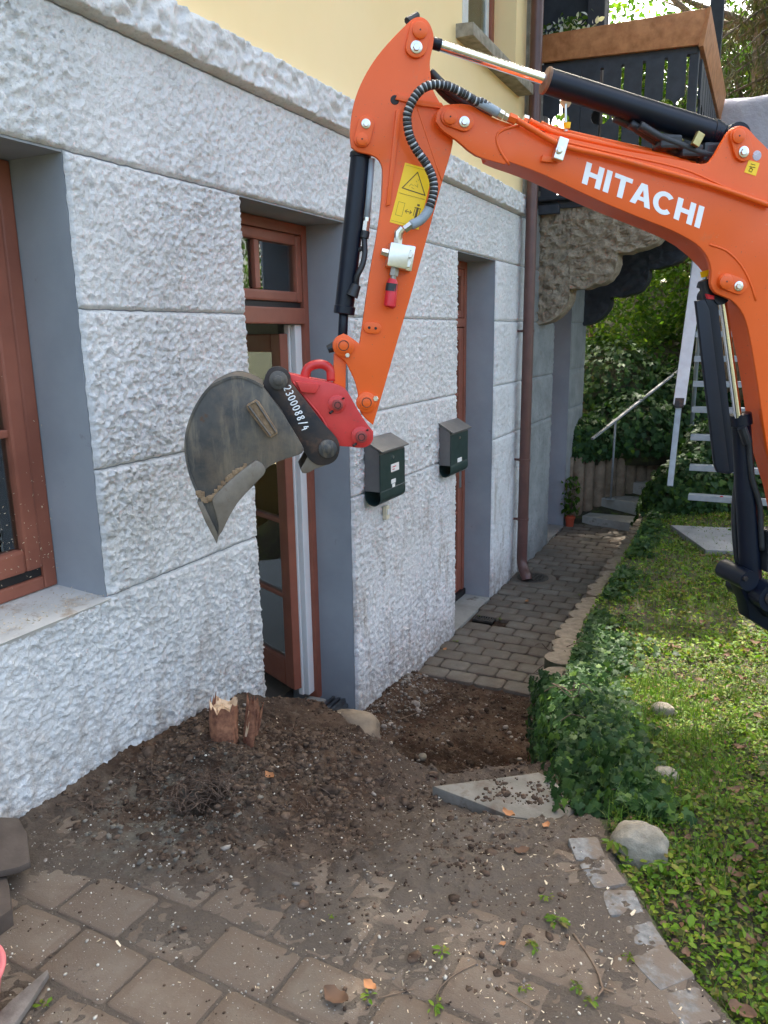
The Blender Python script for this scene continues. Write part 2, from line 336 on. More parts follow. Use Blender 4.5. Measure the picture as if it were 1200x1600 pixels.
def paver_mat(name, a, b_, mud, amt, edge=(.1, .074), ek=.6):
    m, t, b, N, L = nm(name); P = pos(N)
    oi = N.new('ShaderNodeObjectInfo').outputs['Random']
    c = ramp(N, L, noise(N, L, P, 7, 8, .7), [(.3, a), (.7, b_)])
    v = N.new('ShaderNodeMapRange'); L.new(oi, v.inputs[0]); v.inputs[3].default_value = .78; v.inputs[4].default_value = 1.2
    g = N.new('ShaderNodeCombineColor')
    for i in range(3): L.new(v.outputs[0], g.inputs[i])
    c = mixc(N, L, 1.0, c, g.outputs[0], 'MULTIPLY')
    f = ramp(N, L, noise(N, L, P, 3.6, 12, .75), [(1-amt-.16, (0, 0, 0)), (1-amt+.18, (1, 1, 1))])
    tc = N.new('ShaderNodeTexCoord'); sp_ = N.new('ShaderNodeSeparateXYZ'); L.new(tc.outputs['Object'], sp_.inputs[0]); ee = []
    for k_, hw in ((0, edge[0]), (1, edge[1])):
        a_ = N.new('ShaderNodeMath'); a_.operation = 'ABSOLUTE'; L.new(sp_.outputs[k_], a_.inputs[0])
        r_ = N.new('ShaderNodeMapRange'); L.new(a_.outputs[0], r_.inputs[0]); r_.inputs[1].default_value = hw-.030; r_.inputs[2].default_value = hw-.002; ee.append(r_.outputs[0])
    mx_ = N.new('ShaderNodeMath'); mx_.operation = 'MAXIMUM'; L.new(ee[0], mx_.inputs[0]); L.new(ee[1], mx_.inputs[1])
    nz_ = ramp(N, L, noise(N, L, P, 28, 6, .75), [(.30, (0, 0, 0)), (.62, (1, 1, 1))])
    mm_ = N.new('ShaderNodeMath'); mm_.operation = 'MULTIPLY'; L.new(mx_.outputs[0], mm_.inputs[0]); L.new(nz_, mm_.inputs[1])
    m2_ = N.new('ShaderNodeMath'); m2_.operation = 'MULTIPLY_ADD'; L.new(mm_.outputs[0], m2_.inputs[0]); m2_.inputs[1].default_value = ek; L.new(f, m2_.inputs[2]); m2_.use_clamp = True
    f = m2_.outputs[0]
    c = mixc(N, L, f, c, mud)
    sp = ramp(N, L, noise(N, L, P, 210, 2, .6), [(.66, (0, 0, 0)), (.74, (1, 1, 1))])
    c = mixc(N, L, sp, c, (.30, .28, .25))
    L.new(c, b.inputs['Base Color']); inp(b, 'Roughness', .9); inp(b, 'Specular IOR Level', .3)
    n = bump(N, L, noise(N, L, P, 55, 8, .75), .6, .005); n = bump(N, L, noise(N, L, P, 220, 3, .7), .5, .0015, n); L.new(n, b.inputs['Normal']); return m
M_paver = paver_mat('path_paver', (.115, .105, .088), (.20, .18, .15), (.12, .092, .070), .48)
M_paverd = paver_mat('terrace_paver', (.15, .125, .098), (.235, .20, .16), (.145, .108, .080), .60, (.113, .081), 1.2)
M_sett = pbr('granite_sett', (.12, .12, .118), (.23, .23, .225), 45, .8, bumps=((50, .6, .005), (170, .5, .002)), dirt=((.145, .112, .086), 9, .58))
M_boulder = pbr('boulder_stone', (.19, .165, .125), (.33, .295, .235), 16, .85, bumps=((40, .8, .008), (160, .5, .002)), dirt=((.10, .08, .06), 7, .42))
M_pebble = pbr('pebbles', (.15, .12, .10), (.27, .235, .20), 60, .8, island=.45)
M_crumb = pbr('soil_crumbs', (.045, .028, .019), (.12, .082, .058), 40, .95, bumps=((120, .6, .002),), island=.4, spec=.2)
M_chip = pbr('wood_chips', (.55, .42, .27), (.66, .56, .40), 90, .8, island=.35)
M_log = pbr('weathered_log', (.16, .115, .075), (.26, .20, .14), 9, .85, bumps=((30, .6, .006), (120, .4, .002)))
M_logend = pbr('log_end_grain', (.105, .085, .062), (.19, .155, .115), 25, .9, bumps=((60, .5, .003),), dirt=((.10, .085, .06), 12, .44))
M_logmoss = pbr('mossy_log', (.045, .050, .022), (.10, .085, .045), 12, .9, bumps=((30, .7, .006), (120, .4, .002)))
M_stump = pbr('torn_wood', (.13, .045, .025), (.36, .155, .08), 34, .85, bumps=((45, .8, .004),), dirt=((.08, .05, .035), 14, .42))
M_stumptop = pbr('fresh_cut_wood', (.52, .34, .20), (.66, .48, .32), 40, .8, bumps=((90, .7, .003),))
M_root = pbr('roots', (.055, .034, .024), (.14, .09, .062), 40, .85, island=.3)
M_twig = pbr('twigs', (.13, .085, .055), (.22, .15, .10), 30, .85)
M_dry = leafmat('dry_leaves', [(.12, .062, .038), (.18, .095, .055), (.095, .05, .035), (.24, .15, .09), (.15, .088, .058)], .7, .12)
M_ivy = leafmat('ivy_leaves', [(.014, .040, .013), (.028, .068, .018), (.018, .050, .017), (.045, .095, .022), (.016, .044, .016), (.090, .16, .024)], .55, .22)
M_lawn = leafmat('ground_leaves', [(.075, .175, .012), (.125, .22, .014), (.050, .125, .016), (.17, .26, .018), (.090, .17, .016), (.22, .25, .035), (.15, .115, .04), (.038, .09, .018), (.13, .09, .045)], .5, .35)
M_grass = leafmat('grass_blades', [(.065, .15, .015), (.11, .20, .022), (.05, .12, .015), (.20, .22, .06)], .5, .35)
M_bush = leafmat('shrub_leaves', [(.030, .08, .014), (.060, .13, .018), (.040, .10, .016), (.095, .17, .022), (.14, .20, .03)], .5, .55)
M_tree = leafmat('tree_leaves', [(.05, .11, .020), (.085, .165, .028), (.065, .13, .022), (.12, .20, .035)], .45, .5)
M_conifer = leafmat('conifer_needles', [(.045, .055, .024), (.075, .065, .032), (.05, .075, .026), (.085, .060, .036)], .6, .25)
M_bark = pbr('bark', (.075, .052, .036), (.15, .11, .08), 10, .9, bumps=((18, .8, .02), (70, .6, .006)))
M_soilbed = pbr('dark_humus', (.022, .020, .012), (.055, .050, .026), 9, .95, bumps=((40, .8, .01),), dirt=((.075, .10, .022), 7, .5))
M_orange = pbr('orange_machine_paint', (.76, .105, .008), (.81, .118, .011), 3, .40, bumps=((500, .05, .0003),), spec=.4, coat=.15, rough2=.5, dirt=((.56, .15, .06), 7, .38), speck=(.62, .30, .18))
M_red = pbr('red_coupler_paint', (.52, .022, .022), (.62, .035, .032), 14, .4, bumps=((160, .3, .0008),), coat=.2, rough2=.55, dirt=((.25, .05, .035), 22, .40))
M_black = pbr('navy_black_paint', (.003, .006, .014), (.006, .010, .022), 6, .36, bumps=((300, .06, .0004),), coat=.08, spec=.3, rough2=.45, dirt=((.05, .06, .07), 40, .26))
M_rubber = pbr('hose_rubber', (.012, .014, .018), (.025, .028, .034), 20, .45)
M_chrome = pbr('chromed_rod', (.86, .87, .88), None, rough=.10, metal=1, bumps=None)
M_lug = pbr('blackened_steel', (.016, .018, .024), (.050, .036, .030), 13, .42, metal=.4, bumps=((90, .4, .001),), dirt=((.115, .060, .042), 7, .50), rough2=.6)
M_bucketedge = pbr('polished_cutting_steel', (.15, .125, .10), (.25, .215, .18), 12, .42, metal=.5, bumps=((60, .3, .001),), rough2=.55, dirt=((.16, .10, .07), 11, .40))
M_mud = pbr('dried_mud', (.17, .105, .06), (.30, .205, .12), 30, .9, bumps=((60, 1.0, .006),))
M_sleeve = pbr('grey_hose_sleeve', (.26, .31, .36), (.33, .38, .43), 20, .5)
M_yellowst = pbr('yellow_sticker', (.95, .60, .01), None, rough=.4, bumps=None)
M_print = pbr('black_print', (.10, .055, .01), None, rough=.5, bumps=None)
M_whitept = pbr('white_lettering', (.86, .87, .88), None, rough=.45, bumps=None)
M_redcap = pbr('red_plastic_cap', (.62, .015, .03), None, rough=.35, bumps=None)
M_mailbody = pbr('grey_metal_box', (.13, .125, .125), (.16, .155, .15), 9, .4, bumps=((200, .1, .0005),), metal=.3, rough2=.5)
M_mailfront = pbr('dark_green_metal', (.012, .032, .032), (.020, .042, .040), 5, .35, bumps=((200, .1, .0005),), rough2=.5)
M_ivory = pbr('ivory_plastic', (.72, .64, .47), None, rough=.4, bumps=None)
M_paper = pbr('paper_label', (.78, .78, .76), None, rough=.6, bumps=None)
M_cloth = pbr('lilac_cloth', (.50, .47, .54), (.57, .54, .60), 4, .8, bumps=((8, .6, .05),))
M_pink = pbr('pink_plastic', (.68, .16, .17), (.74, .20, .20), 8, .5, dirt=((.12, .08, .06), 14, .40))
M_terracotta = pbr('red_pot', (.42, .07, .03), None, rough=.6)
M_reed = pbr('reed_screen', (.24, .15, .085), (.34, .23, .14), 30, .85, bumps=((60, .8, .006),))
M_petal = leafmat('white_petals', [(.8, .8, .78), (.7, .72, .7)], .6, .3)
# ------------------------------------------------------------------ ground
_LBy = [-2, .9, 1.63, 1.83, 2.05, 2.4, 2.73, 3.3, 3.8, 4.2, 5, 8.4, 40]
_LBx = [3.2, 2.6, 2.13, 1.96, 1.81, 1.69, 1.57, 1.40, 1.22, 1.16, 1.10, 1.04, 1.04]
def LB(y): return np.interp(y, _LBy, _LBx)
_EDx = [-.3, 0, .3, .74, .96, 1.06, 1.42, 1.9]; _EDy = [2.62, 2.66, 2.88, 2.62, 2.50, 2.50, 2.74, 2.9]
def lawnz(x, y):
    z = np.interp(y, [0, 1.6, 2.5, 3.2, 4, 5, 7, 9, 12, 30], [.80, .80, .77, .67, .53, .46, .42, .45, .75, 1.6])
    d = np.clip(x-LB(y), 0, 3)
    return z + .02*fbm(x*1.3, y*1.3, 3, 5) + .05*d*sm(2.5, 4.5, y)
def hT(x, y, detail=True):
    x = np.asarray(x, float); y = np.asarray(y, float)
    ye = np.interp(x, _EDx, _EDy) + .05*pn(x*3.1, y*0+.7, 3)
    zp = np.interp(x, [0, .3, .74, 1.06, 1.5], [.72, .63, .68, .66, .68])
    t = sm(.95, 0, ye-y)
    top = .822*(1-t)+zp*t
    top = np.where(y > ye, zp, top)
    sl = np.interp(x, [0, .25, .6], [.60, 1.0, 1.5])
    z = np.where(y > ye, zp-(y-ye)*sl, top)
    fl = -.045 + .10*sm(.28, 0.02, x)*sm(4.9, 4.3, y)
    z = np.maximum(z, fl)
    # dirt heap between the stump and the door, hollow of the root hole
    z = z + .09*np.exp(-(((x-.72)/.24)**2+((y-2.36)/.20)**2)) + .06*np.exp(-(((x-.18)/.15)**2+((y-2.3)/.22)**2)) + .055*np.exp(-(((x-.46)/.20)**2+((y-2.03)/.09)**2)) + .035*np.exp(-(((x-.62)/.10)**2+((y-1.86)/.12)**2))
    z = z - .19*sm(1.25, .65, np.sqrt(((x-.47)/.085)**2+((y-1.80)/.075)**2)+.12*pn(x*20, y*20, 55)) - .03*np.exp(-(((x-.30)/.20)**2+((y-1.75)/.16)**2))
    z = z - .045*np.exp(-(((x-1.36)/.24)**2+((y-2.40)/.16)**2)**2)
    if detail:
        soil = np.clip(sm(1.38, 1.78, y + .20*pn(x*2.3, y*2.3, 9) + .16*fbm(x*13, y*13, 3, 10) - .18*sm(.2, 1.0, x) - .22*sm(1.25, 1.6, x) + .14), 0, 1)*(y < 4.66)
        paver = 1-soil
        z = z + soil*(.026*fbm(x*7, y*7, 4, 21) + .034*np.maximum(0, fbm(x*19, y*19, 3, 22)-.05) + .020*np.maximum(0, fbm(x*44, y*44, 2, 23)-.1) + .007*fbm(x*80, y*80, 2, 24) + .006)
        z = z + paver*(.0030*fbm(x*6, y*6, 3, 31) + .0060*fbm(x*42, y*42, 3, 32) - .0008)
    # path bed
    z = np.where((y > 4.655) & (x < LB(y)), -.030 + .004*fbm(x*20, y*20, 2, 40), z)
    lb = LB(y)+ .03*pn(x*0+3.3, y*5, 8)
    lz = lawnz(x, y)
    k = sm(-.02, .03, x-lb)
    lowside = np.where(y < 2.5, z, z)
    z = np.where(x > lb-.02, lowside*(1-k)+lz*k, z)
    # flight of steps and planted bank at the far end
    far = np.clip((y-9.42), 0, 30)
    bank = .80 + .42*far
    wallx = 0.0 + (y-9.52)*.95      # log wall runs away to the right
    z = np.where((y > 9.42) & (x < wallx-.12), np.minimum(bank, 3.2), z)
    st = -.05 + (y-9.35)*.42
    z = np.where((y > 9.35) & (x >= wallx-.12) & (x < wallx+1.40), np.clip(st, -.05, 2.6), z)
    z = np.where((y > 9.35) & (x >= wallx+1.40), np.maximum(np.clip(.45+(y-9.35)*.38, 0, 2.6), 0), z)
    return z
def sheet(name, x0, x1, y0, y1, st, mat, label=None, drop=None, mats=None, cls=None, **k):
    xs = np.arange(x0, x1+st*.5, st); ys = np.arange(y0, y1+st*.5, st)
    X, Y = np.meshgrid(xs, ys); Z = hT(X, Y, st < .05)
    if drop is not None: Z = np.where(drop(X, Y), Z-.35, Z)
    nx = len(xs); i = (np.arange(len(ys)-1)[:, None]*nx+np.arange(nx-1)[None, :]).ravel()
    F = np.stack([i, i+1, i+1+nx, i+nx], 1)
    mi = None
    if cls is not None:
        cx = X.ravel()[i]+st/2; cy = Y.ravel()[i]+st/2; mi = cls(cx, cy).astype(int)
    return mesh(name, np.stack([X, Y, Z], -1).reshape(-1, 3), F, mat, smooth=True, mats=mats, midx=mi)
_cls = lambda x, y: (x > LB(y)-.01) | (y > 9.4)
o = sheet('soil_ground', -.03, 3.2, .5, 5.2, .0105, None, mats=[M_dirt, M_soilbed], cls=_cls); tag(o, kind='structure')
o = sheet('path_bed', -.30, 3.2, 5.2, 11.2, .04, None, mats=[M_dirt, M_soilbed], cls=_cls); tag(o, kind='structure')
o = sheet('garden_ground', -6, 24, -8, 44, .15, None, mats=[M_soilbed, M_soilbed], cls=_cls,
          drop=lambda x, y: (x > -.45) & (x < 3.1) & (y > .6) & (y < 11.1) | ((x < .1) & (y < 10))); tag(o, kind='structure')
g = G(); g.box(-160, 160, -160, 220, -.9, -.7); tag(g.build('far_ground', M_soilbed), kind='structure')

# ---- pavers: near terrace and brick path (each stone a part of its paving)
def stone_mesh(name, L, W, T, cut, seed, mat):
    r = np.random.default_rng(seed); a, b = L/2, W/2
    o = [(-a+cut, -b), (a-cut, -b), (a, -b+cut*.8), (a, b-cut*.8), (a-cut, b), (-a+cut, b), (-a, b-cut*.8), (-a, -b+cut*.8)]
    V = []; n = 8
    j = r.normal(0, .0016, (8, 2))
    for (s, z) in ((1, -T), (1, -.008), (.975, -.002), (.93, 0)):
        for k, (x, y) in enumerate(o):
            V.append(((x+j[k, 0])*s if abs(s-1) < .001 else (x+j[k, 0])-math.copysign((1-s)*.10, x), (y+j[k, 1]) if abs(s-1) < .001 else (y+j[k, 1])-math.copysign((1-s)*.10, y), z + (r.normal(0, .0008) if z > -.01 else 0)))
    F = []
    for l in range(3):
        for k in range(n): F.append((l*n+k, l*n+(k+1) % n, (l+1)*n+(k+1) % n, (l+1)*n+k))
    V.append((0, 0, r.normal(.0005, .001)))
    for k in range(n): F.append((3*n+k, 3*n+(k+1) % n, 4*n))
    me = bpy.data.meshes.new(name); me.from_pydata(V, [], F); me.materials.append(mat); me.update()
    me.polygons.foreach_set('use_smooth', np.ones(len(F), dtype=bool)); me.set_sharp_from_angle(angle=R(50)); return me
def lay(parent, meshes, x, y, z, rz=0, tilt=.012, name='paving_stone', sc=(1, 1, 1)):
    o = bpy.data.objects.new(name, random.choice(meshes)); COL.objects.link(o); o.parent = parent
    b = BASE[parent.name]; o.location = (x-b[0], y-b[1], z-b[2])
    o.rotation_euler = (random.gauss(0, tilt), random.gauss(0, tilt), rz+random.gauss(0, .012)); o.scale = sc; return o
path = thing('brick_path', None, None, (.5, 7, 0), kind='structure')
PM = [stone_mesh('paving_stone', .203, .148, .07, .022, 10+i, M_paver) for i in range(5)]
row = 0; y = 4.66+.078
while y < 9.75:
    x = .02 + (0 if row % 2 else -.105)
    while x < 1.25:
        xr = LB(y)-.06
        lim = xr if y < 9.3 else .75
        if x+.105 > 0.0 and x-.06 < lim:
            a = max(x-.1015, .004); b = min(x+.1015, lim+.03)
            if b-a > .05 and not ((.02 < (a+b)/2 < .23 and 5.80 < y < 5.90)) and math.hypot((a+b)/2-.20, y-7.11) > .20:
                lay(path, PM, (a+b)/2, y, .0 + random.gauss(0, .002) - .006*sm(.3, 0, abs(y-4.7)), sc=((b-a)/.203, 1, 1))
        x += .2095
    y += .1545; row += 1
terr = thing('paved_terrace', None, None, (1, 1.4, .8), kind='structure')
TM = [stone_mesh('paving_stone', .226, .162, .07, .010, 30+i, M_paverd) for i in range(5)]
row = 0; y = .62
while y < 2.35:
    x = -.02 + (0 if row % 2 else .112)
    while x < 2.6:
        e = float(LB(y))-.13
        if .10 < x and x < e:
            b = min(x+.113, e+.03); a = x-.113
            buried = 2.0 < y or (y > 1.85 and x < 1.5) or (y > 1.66 and x < 1.25) or (math.hypot(x-.45, y-1.75) < .3)
            if b-a > .06 and not buried:
                sink = -.006*sm(1.3, 2.1, y)
                lay(terr, TM, (a+b)/2, y, .8235+sink+random.gauss(0, .002), sc=((b-a)/.226, 1, 1), rz=-.03, tilt=.010)
        x += .2335
    y += .1695; row += 1
# granite kerb setts along the bed
kerb = thing('granite_kerb', None, None, (1.9, 1.8, .8), kind='structure')
def sett(parent, x, y, z, rz, s, seed, mat=M_sett, name='granite_sett'):
    r = np.random.default_rng(seed); bm = bmesh.new(); bmesh.ops.create_cube(bm, size=1)
    bmesh.ops.bevel(bm, geom=bm.edges[:], offset=.13, segments=2, profile=.6, affect='EDGES')
    bmesh.ops.triangulate(bm, faces=bm.faces[:])
    bmesh.ops.subdivide_edges(bm, edges=bm.edges[:], cuts=1)
    c, sn = math.cos(rz), math.sin(rz); V = []
    for v in bm.verts:
        p = np.array(v.co)*np.array(s); n = .05*s[0]*pn(v.co.x*2.3+seed, v.co.y*2.3+v.co.z*1.7, seed)
        p = p*(1+n/s[0]); V.append((x+p[0]*c-p[1]*sn, y+p[0]*sn+p[1]*c, z+p[2]))
    bm.verts.index_update(); F = [tuple(v.index for v in f.verts) for f in bm.faces]; bm.free()
    return mesh(name, V, F, mat, parent, autos=45)
ks = [(1.745, 2.09), (1.800, 1.99), (1.866, 1.90), (1.934, 1.81), (2.000, 1.72), (2.066, 1.63), (2.132, 1.54), (2.198, 1.45), (2.262, 1.36)]
for i, (x, y) in enumerate(ks):
    sett(kerb, x-.030+random.gauss(0, .007), y+.0, .787+random.gauss(0, .006), R(-53)+random.gauss(0, .16), (.108+random.gauss(0, .010), .095+random.gauss(0, .012), .09), 50+i)
# concrete slab at the lip of the pit, stepping stone by the ladder
_sp = [onZ(*p, .742) for p in [(676, 1228), (760, 1217), (842, 1206), (866, 1219), (904, 1262), (880, 1284), (800, 1276), (740, 1252)]]
o = slab('concrete_slab', _sp, [p-np.array([0, 0, .11]) for p in _sp], pbr('muddy_concrete', (.13, .12, .10), (.20, .185, .16), 8, .85, bumps=((60, .5, .004), (200, .3, .001)), dirt=((.12, .092, .07), 9, .50)), None, .008)
tag(o, 'pale concrete slab half buried in soil at the lip of the dug pit', 'slab')
o = slab('stepping_slab', [(1.38, 7.75, .50), (2.6, 8.0, .50), (2.7, 7.15, .50), (1.75, 6.95, .50)], [(1.38, 7.75, .42), (2.6, 8.0, .42), (2.7, 7.15, .42), (1.75, 6.95, .42)], pbr('grey_slab', (.17, .175, .18), (.23, .235, .24), 5, .8), None, .008)
tag(o, 'smooth grey paving slab between the lawn and the ivy mound', 'slab')
# drains
def drain(name, label, cx, cy, rnd, w, l, slots):
    t = thing(name, label, 'drain', (cx, cy, 0)); g = G()
    if rnd:
        P = [(cx+.225*math.cos(a), cy+.225*math.sin(a), .0) for a in np.linspace(0, 2*math.pi, 32, endpoint=False)]
        slab('drain_collar', P, [(p[0], p[1], -.05) for p in P], M_paver, t, .004)
        P = [(cx+rnd*math.cos(a), cy+rnd*math.sin(a), .004) for a in np.linspace(0, 2*math.pi, 32, endpoint=False)]
        slab('drain_frame', P, [(p[0], p[1], -.05) for p in P], M_iron, t, .006)
        P = [(cx+rnd*.72*math.cos(a), cy+rnd*.72*math.sin(a), .0055) for a in np.linspace(0, 2*math.pi, 24, endpoint=False)]
        slab('drain_well', P, [(p[0], p[1], -.02) for p in P], M_darkgap, t)
    else:
        g = G(); g.box(cx-w/2-.012, cx+w/2+.012, cy-l/2-.012, cy+l/2+.012, -.05, -.012); g.build('drain_well', M_darkgap, t)
        g = G()
        for s in (-1, 1): g.box(cx+s*(w/2+.006)-.006, cx+s*(w/2+.006)+.006, cy-l/2-.012, cy+l/2+.012, -.04, .004, .002); g.box(cx-w/2, cx+w/2, cy+s*(l/2+.006)-.006, cy+s*(l/2+.006)+.006, -.04, .004, .002)
        g.build('drain_frame', M_iron, t)
    n = slots
    for i in range(n):
        g = G(); x = cx-w/2+(i+.5)*w/n; hl = l/2 if not rnd else math.sqrt(max(.0004, (rnd*.72)**2-(x-cx)**2))
        g.box(x-w/n*.24, x+w/n*.24, cy-hl, cy+hl, -.02, .0125 if rnd else .003, .002); g.build('grate_bar', M_iron, t)
drain('round_drain', 'round cast iron drain grate under the foot of the downpipe', .20, 7.11, .155, .21, .2, 7)
drain('small_drain', 'small rectangular iron drain grate among the path pavers', .125, 5.85, 0, .15, .085, 7)
# far concrete steps
flight = thing('garden_steps', 'pale concrete garden steps rising beside the log retaining wall', 'steps', (.5, 9.6, 0))
sp = [(.0, .18, .10), (.36, .33, .27), (.72, .52, .44), (1.10, .72, .61), (1.48, .93, .78), (1.86, 1.15, .95)]
for i, (dy, dx, z) in enumerate(sp):
    P = [(dx, 9.50+dy, z), (dx+.95, 9.24+dy, z), (dx+1.02, 9.72+dy, z), (dx+.1, 9.95+dy, z)]
    slab('step', P, [(p[0], p[1], z-.19) for p in P], M_concrete, flight, .01)
# ------------------------------------------------------------------ the house
house = thing('house', 'yellow plastered house with a grey rough cast ground floor and brown windows', 'house', (-.2, 4, 0))
W1, D1, D2, D3 = (.70, 1.935), (2.86, 3.80), (5.48, 6.40), (8.45, 9.32); TOP = 2.93
g = G()
for a, b in ((-1.4, W1[0]), (W1[1], D1[0]), (D1[1], D2[0]), (D2[1], D3[0]), (D3[1], 10.15)): g.box(-.46, -.014, a, b, -.35, TOP)
g.box(-.46, -.014, W1[0], W1[1], -.35, 1.395); g.box(-.46, -.014, -1.4, 10.15, TOP, 3.50)
gs_ = G()
for a, b in (D2, D3): gs_.box(-.46, .0, a+.003, b-.003, -.35, -.004)
gs_.box(-.46, -.02, D1[0]+.003, D1[1]-.003, -.35, .0); gs_.build('door_step', M_concrete, house)['kind'] = 'stuff'
g.build('ground_floor_wall', M_reveal, house)
# sloping window sill of grey paint
g = G(); g.add([(-.27, W1[0], 1.45), (-.27, W1[1], 1.45), (.012, W1[1], 1.432), (.012, W1[0], 1.432), (-.27, W1[0], 1.39), (-.27, W1[1], 1.39), (-.013, W1[1], 1.39), (-.013, W1[0], 1.39)],
      [(0, 3, 2, 1), (3, 7, 6, 2), (0, 1, 5, 4), (0, 4, 7, 3), (1, 2, 6, 5)])
g.build('window_sill', pbr('pale_sill_paint', (.50, .49, .46), (.60, .58, .54), 5, .8, bumps=((40, .3, .003),), dirt=((.34, .25, .17), 7, .45)), house)
def relief(y, z, k=1.):
    wy = y+.012*pn(y*22, z*22, 71); wz = z+.012*pn(y*22+9, z*22+4, 72)
    sc_ = 1.35-.45*sm(1.5, .7, z); a = 1-np.abs(pn(wy*26*sc_, wz*34*sc_, 73)); b = 1-np.abs(pn(wy*58+3, wz*70, 74))
    c = pn(wy*13, wz*13, 75)
    d = 1-np.abs(pn(wy*36+7, wz*30, 70))
    lump = sm(.60, .97, a)*.0098 + sm(.60, .98, b)*.0065 + sm(.7, 1, d)*.004 + .003*c
    tt_ = z*36+2.3*pn(wy*18, wz*16, 101)+.9*pn(wy*41, wz*38, 102)+y*5; fr_ = tt_-np.floor(tt_)
    saw = np.where(fr_ < .14, fr_/.14, 1-(fr_-.14)/.86)*sm(-.45, .25, pn(wy*30, wz*26, 103))
    lump = lump*.70+saw*.0095
    am = .95+.45*pn(y*1.7, z*1.7, 76)
    return lump*am*k
def block(y0, y1, z0, z1, name='stucco_block', proud=0., k=1., step=None, rock=False, M=None):
    st = step or (.0068 if y0 < 3.5 else (.009 if y0 < 5 else .014))
    ys = np.linspace(y0, y1, int((y1-y0)/st)+1); zs = np.linspace(z0, z1, int((z1-z0)/st)+1)
    Y, Z = np.meshgrid(ys, zs)
    e = np.minimum(np.minimum(Y-y0, y1-Y), np.minimum(Z-z0, z1-Z))
    if rock:
        wy = Y+.02*pn(Y*12, Z*12, 81); wz = Z+.02*pn(Y*12, Z*12, 82)
        h = .020*sm(.15, .95, 1-np.abs(pn(wy*13, wz*17, 83)))+.010*pn(wy*27, wz*27, 84)+.006*fbm(Y*60, Z*60, 2, 85)+.012
    else:
        h = relief(Y, Z, k)
        # smoother trowelled hollows and bare patches
    X = -.011 + sm(0, .006, e)*(.008+proud) + sm(.001, .010, e)*h
    jy = .004*pn(Z*30, Z*0+1.3, 78); Y2 = Y + jy*sm(.02, 0, np.minimum(Y-y0, y1-Y)); jz = .003*pn(Y*25, Y*0+5.1, 79); Z2 = Z+jz*sm(.02, 0, np.minimum(Z-z0, z1-Z))
    nx = len(ys); i = (np.arange(len(zs)-1)[:, None]*nx+np.arange(nx-1)[None, :]).ravel()
    F = np.stack([i, i+1, i+1+nx, i+nx], 1)
    return mesh(name, np.stack([X, Y2, Z2], -1).reshape(-1, 3), F, M or M_stucco, house, smooth=True)
C = [(-.25, 1.433), (1.437, 1.898), (1.902, 2.443), (2.447, 2.9335)]
for ci, (z0, z1) in enumerate(C):
    segs = [(W1[1], D1[0]), (D1[1], D2[0]), (D2[1], 7.25)]
    if ci == 0: segs = [(-1.3, D1[0]), (D1[1], D2[0]), (D2[1], 7.25)]
    else: segs = [(-1.3, W1[0])]+segs
    for a, b in segs: block(a, b, z0, z1)
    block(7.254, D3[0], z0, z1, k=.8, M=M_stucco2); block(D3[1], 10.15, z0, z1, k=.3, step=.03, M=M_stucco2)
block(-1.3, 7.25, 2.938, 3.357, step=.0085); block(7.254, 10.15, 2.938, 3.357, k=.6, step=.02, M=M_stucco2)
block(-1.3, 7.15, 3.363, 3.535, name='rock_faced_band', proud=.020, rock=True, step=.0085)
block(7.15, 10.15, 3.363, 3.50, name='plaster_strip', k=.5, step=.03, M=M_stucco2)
g = G(); g.box(-.46, .004, -1.4, 7.15, 3.5, 3.534); g.build('band_top', M_reveal, house)
# upper yellow wall with its window opening
UY0, UY1, UZ0, UZ1 = 5.52, 6.78, 4.37, 5.75
g = G(); g.box(-.4, .006, -1.4, UY0, 3.5345, 6.9); g.box(-.4, .006, UY1, 7.08, 3.5345, 6.9); g.box(-.4, .006, UY0, UY1, 3.5345, UZ0-.06); g.box(-.4, .006, UY0, UY1, UZ1, 6.9)
g.box(-7, -6.7, -1.4, 1.9, -.3, 6.9); g.box(-7, -6.7, 4.7, 10.15, -.3, 6.9); g.box(-7, -6.7, 1.9, 4.7, -.3, .6); g.box(-7, -6.7, 1.9, 4.7, 2.9, 6.9); g.box(-6.7, -.46, -1.4, -1.1, -.3, 6.9)  # gap in the rear wall added to let daylight into the room
g.build('upper_wall', M_yellow, house)
# broken plaster edge at the corner
V = []; F = []; n = 60
zs = np.linspace(3.5, 6.9, n)
for z in zs:
    w = .07+.03*float(pn(z*3, 1.1, 5))
    for (x, y) in ((.004, 7.08), (.028+.01*float(pn(z*9, 2, 3)), 7.09), (.026+.012*float(pn(z*8, 4, 3)), 7.08+w), (-.05, 7.10+w), (-.3, 7.10+w)): V.append((x, y, z))
for i in range(n-1):
    for k in range(4): F.append((i*5+k, i*5+k+1, i*5+5+k+1, i*5+5+k))
mesh('corner_plaster', V, F, M_stone, house, autos=40)
slab('stone_sill', [(.13, 5.40, 4.365), (.13, 6.90, 4.365), (-.15, 6.90, 4.385), (-.15, 5.40, 4.385)], [(.13, 5.40, 4.285), (.13, 6.90, 4.285), (-.15, 6.90, 4.285), (-.15, 5.40, 4.285)], M_stone, house, .006)
def frame(g, x0, x1, y0, y1, z0, z1, w, c=.006, wb=None):
    wb = wb or w
    g.box(x0, x1, y0, y0+w, z0, z1, c); g.box(x0, x1, y1-w, y1, z0, z1, c)
    g.box(x0, x1, y0+w, y1-w, z1-w, z1, c); g.box(x0, x1, y0+w, y1-w, z0, z0+wb, c)
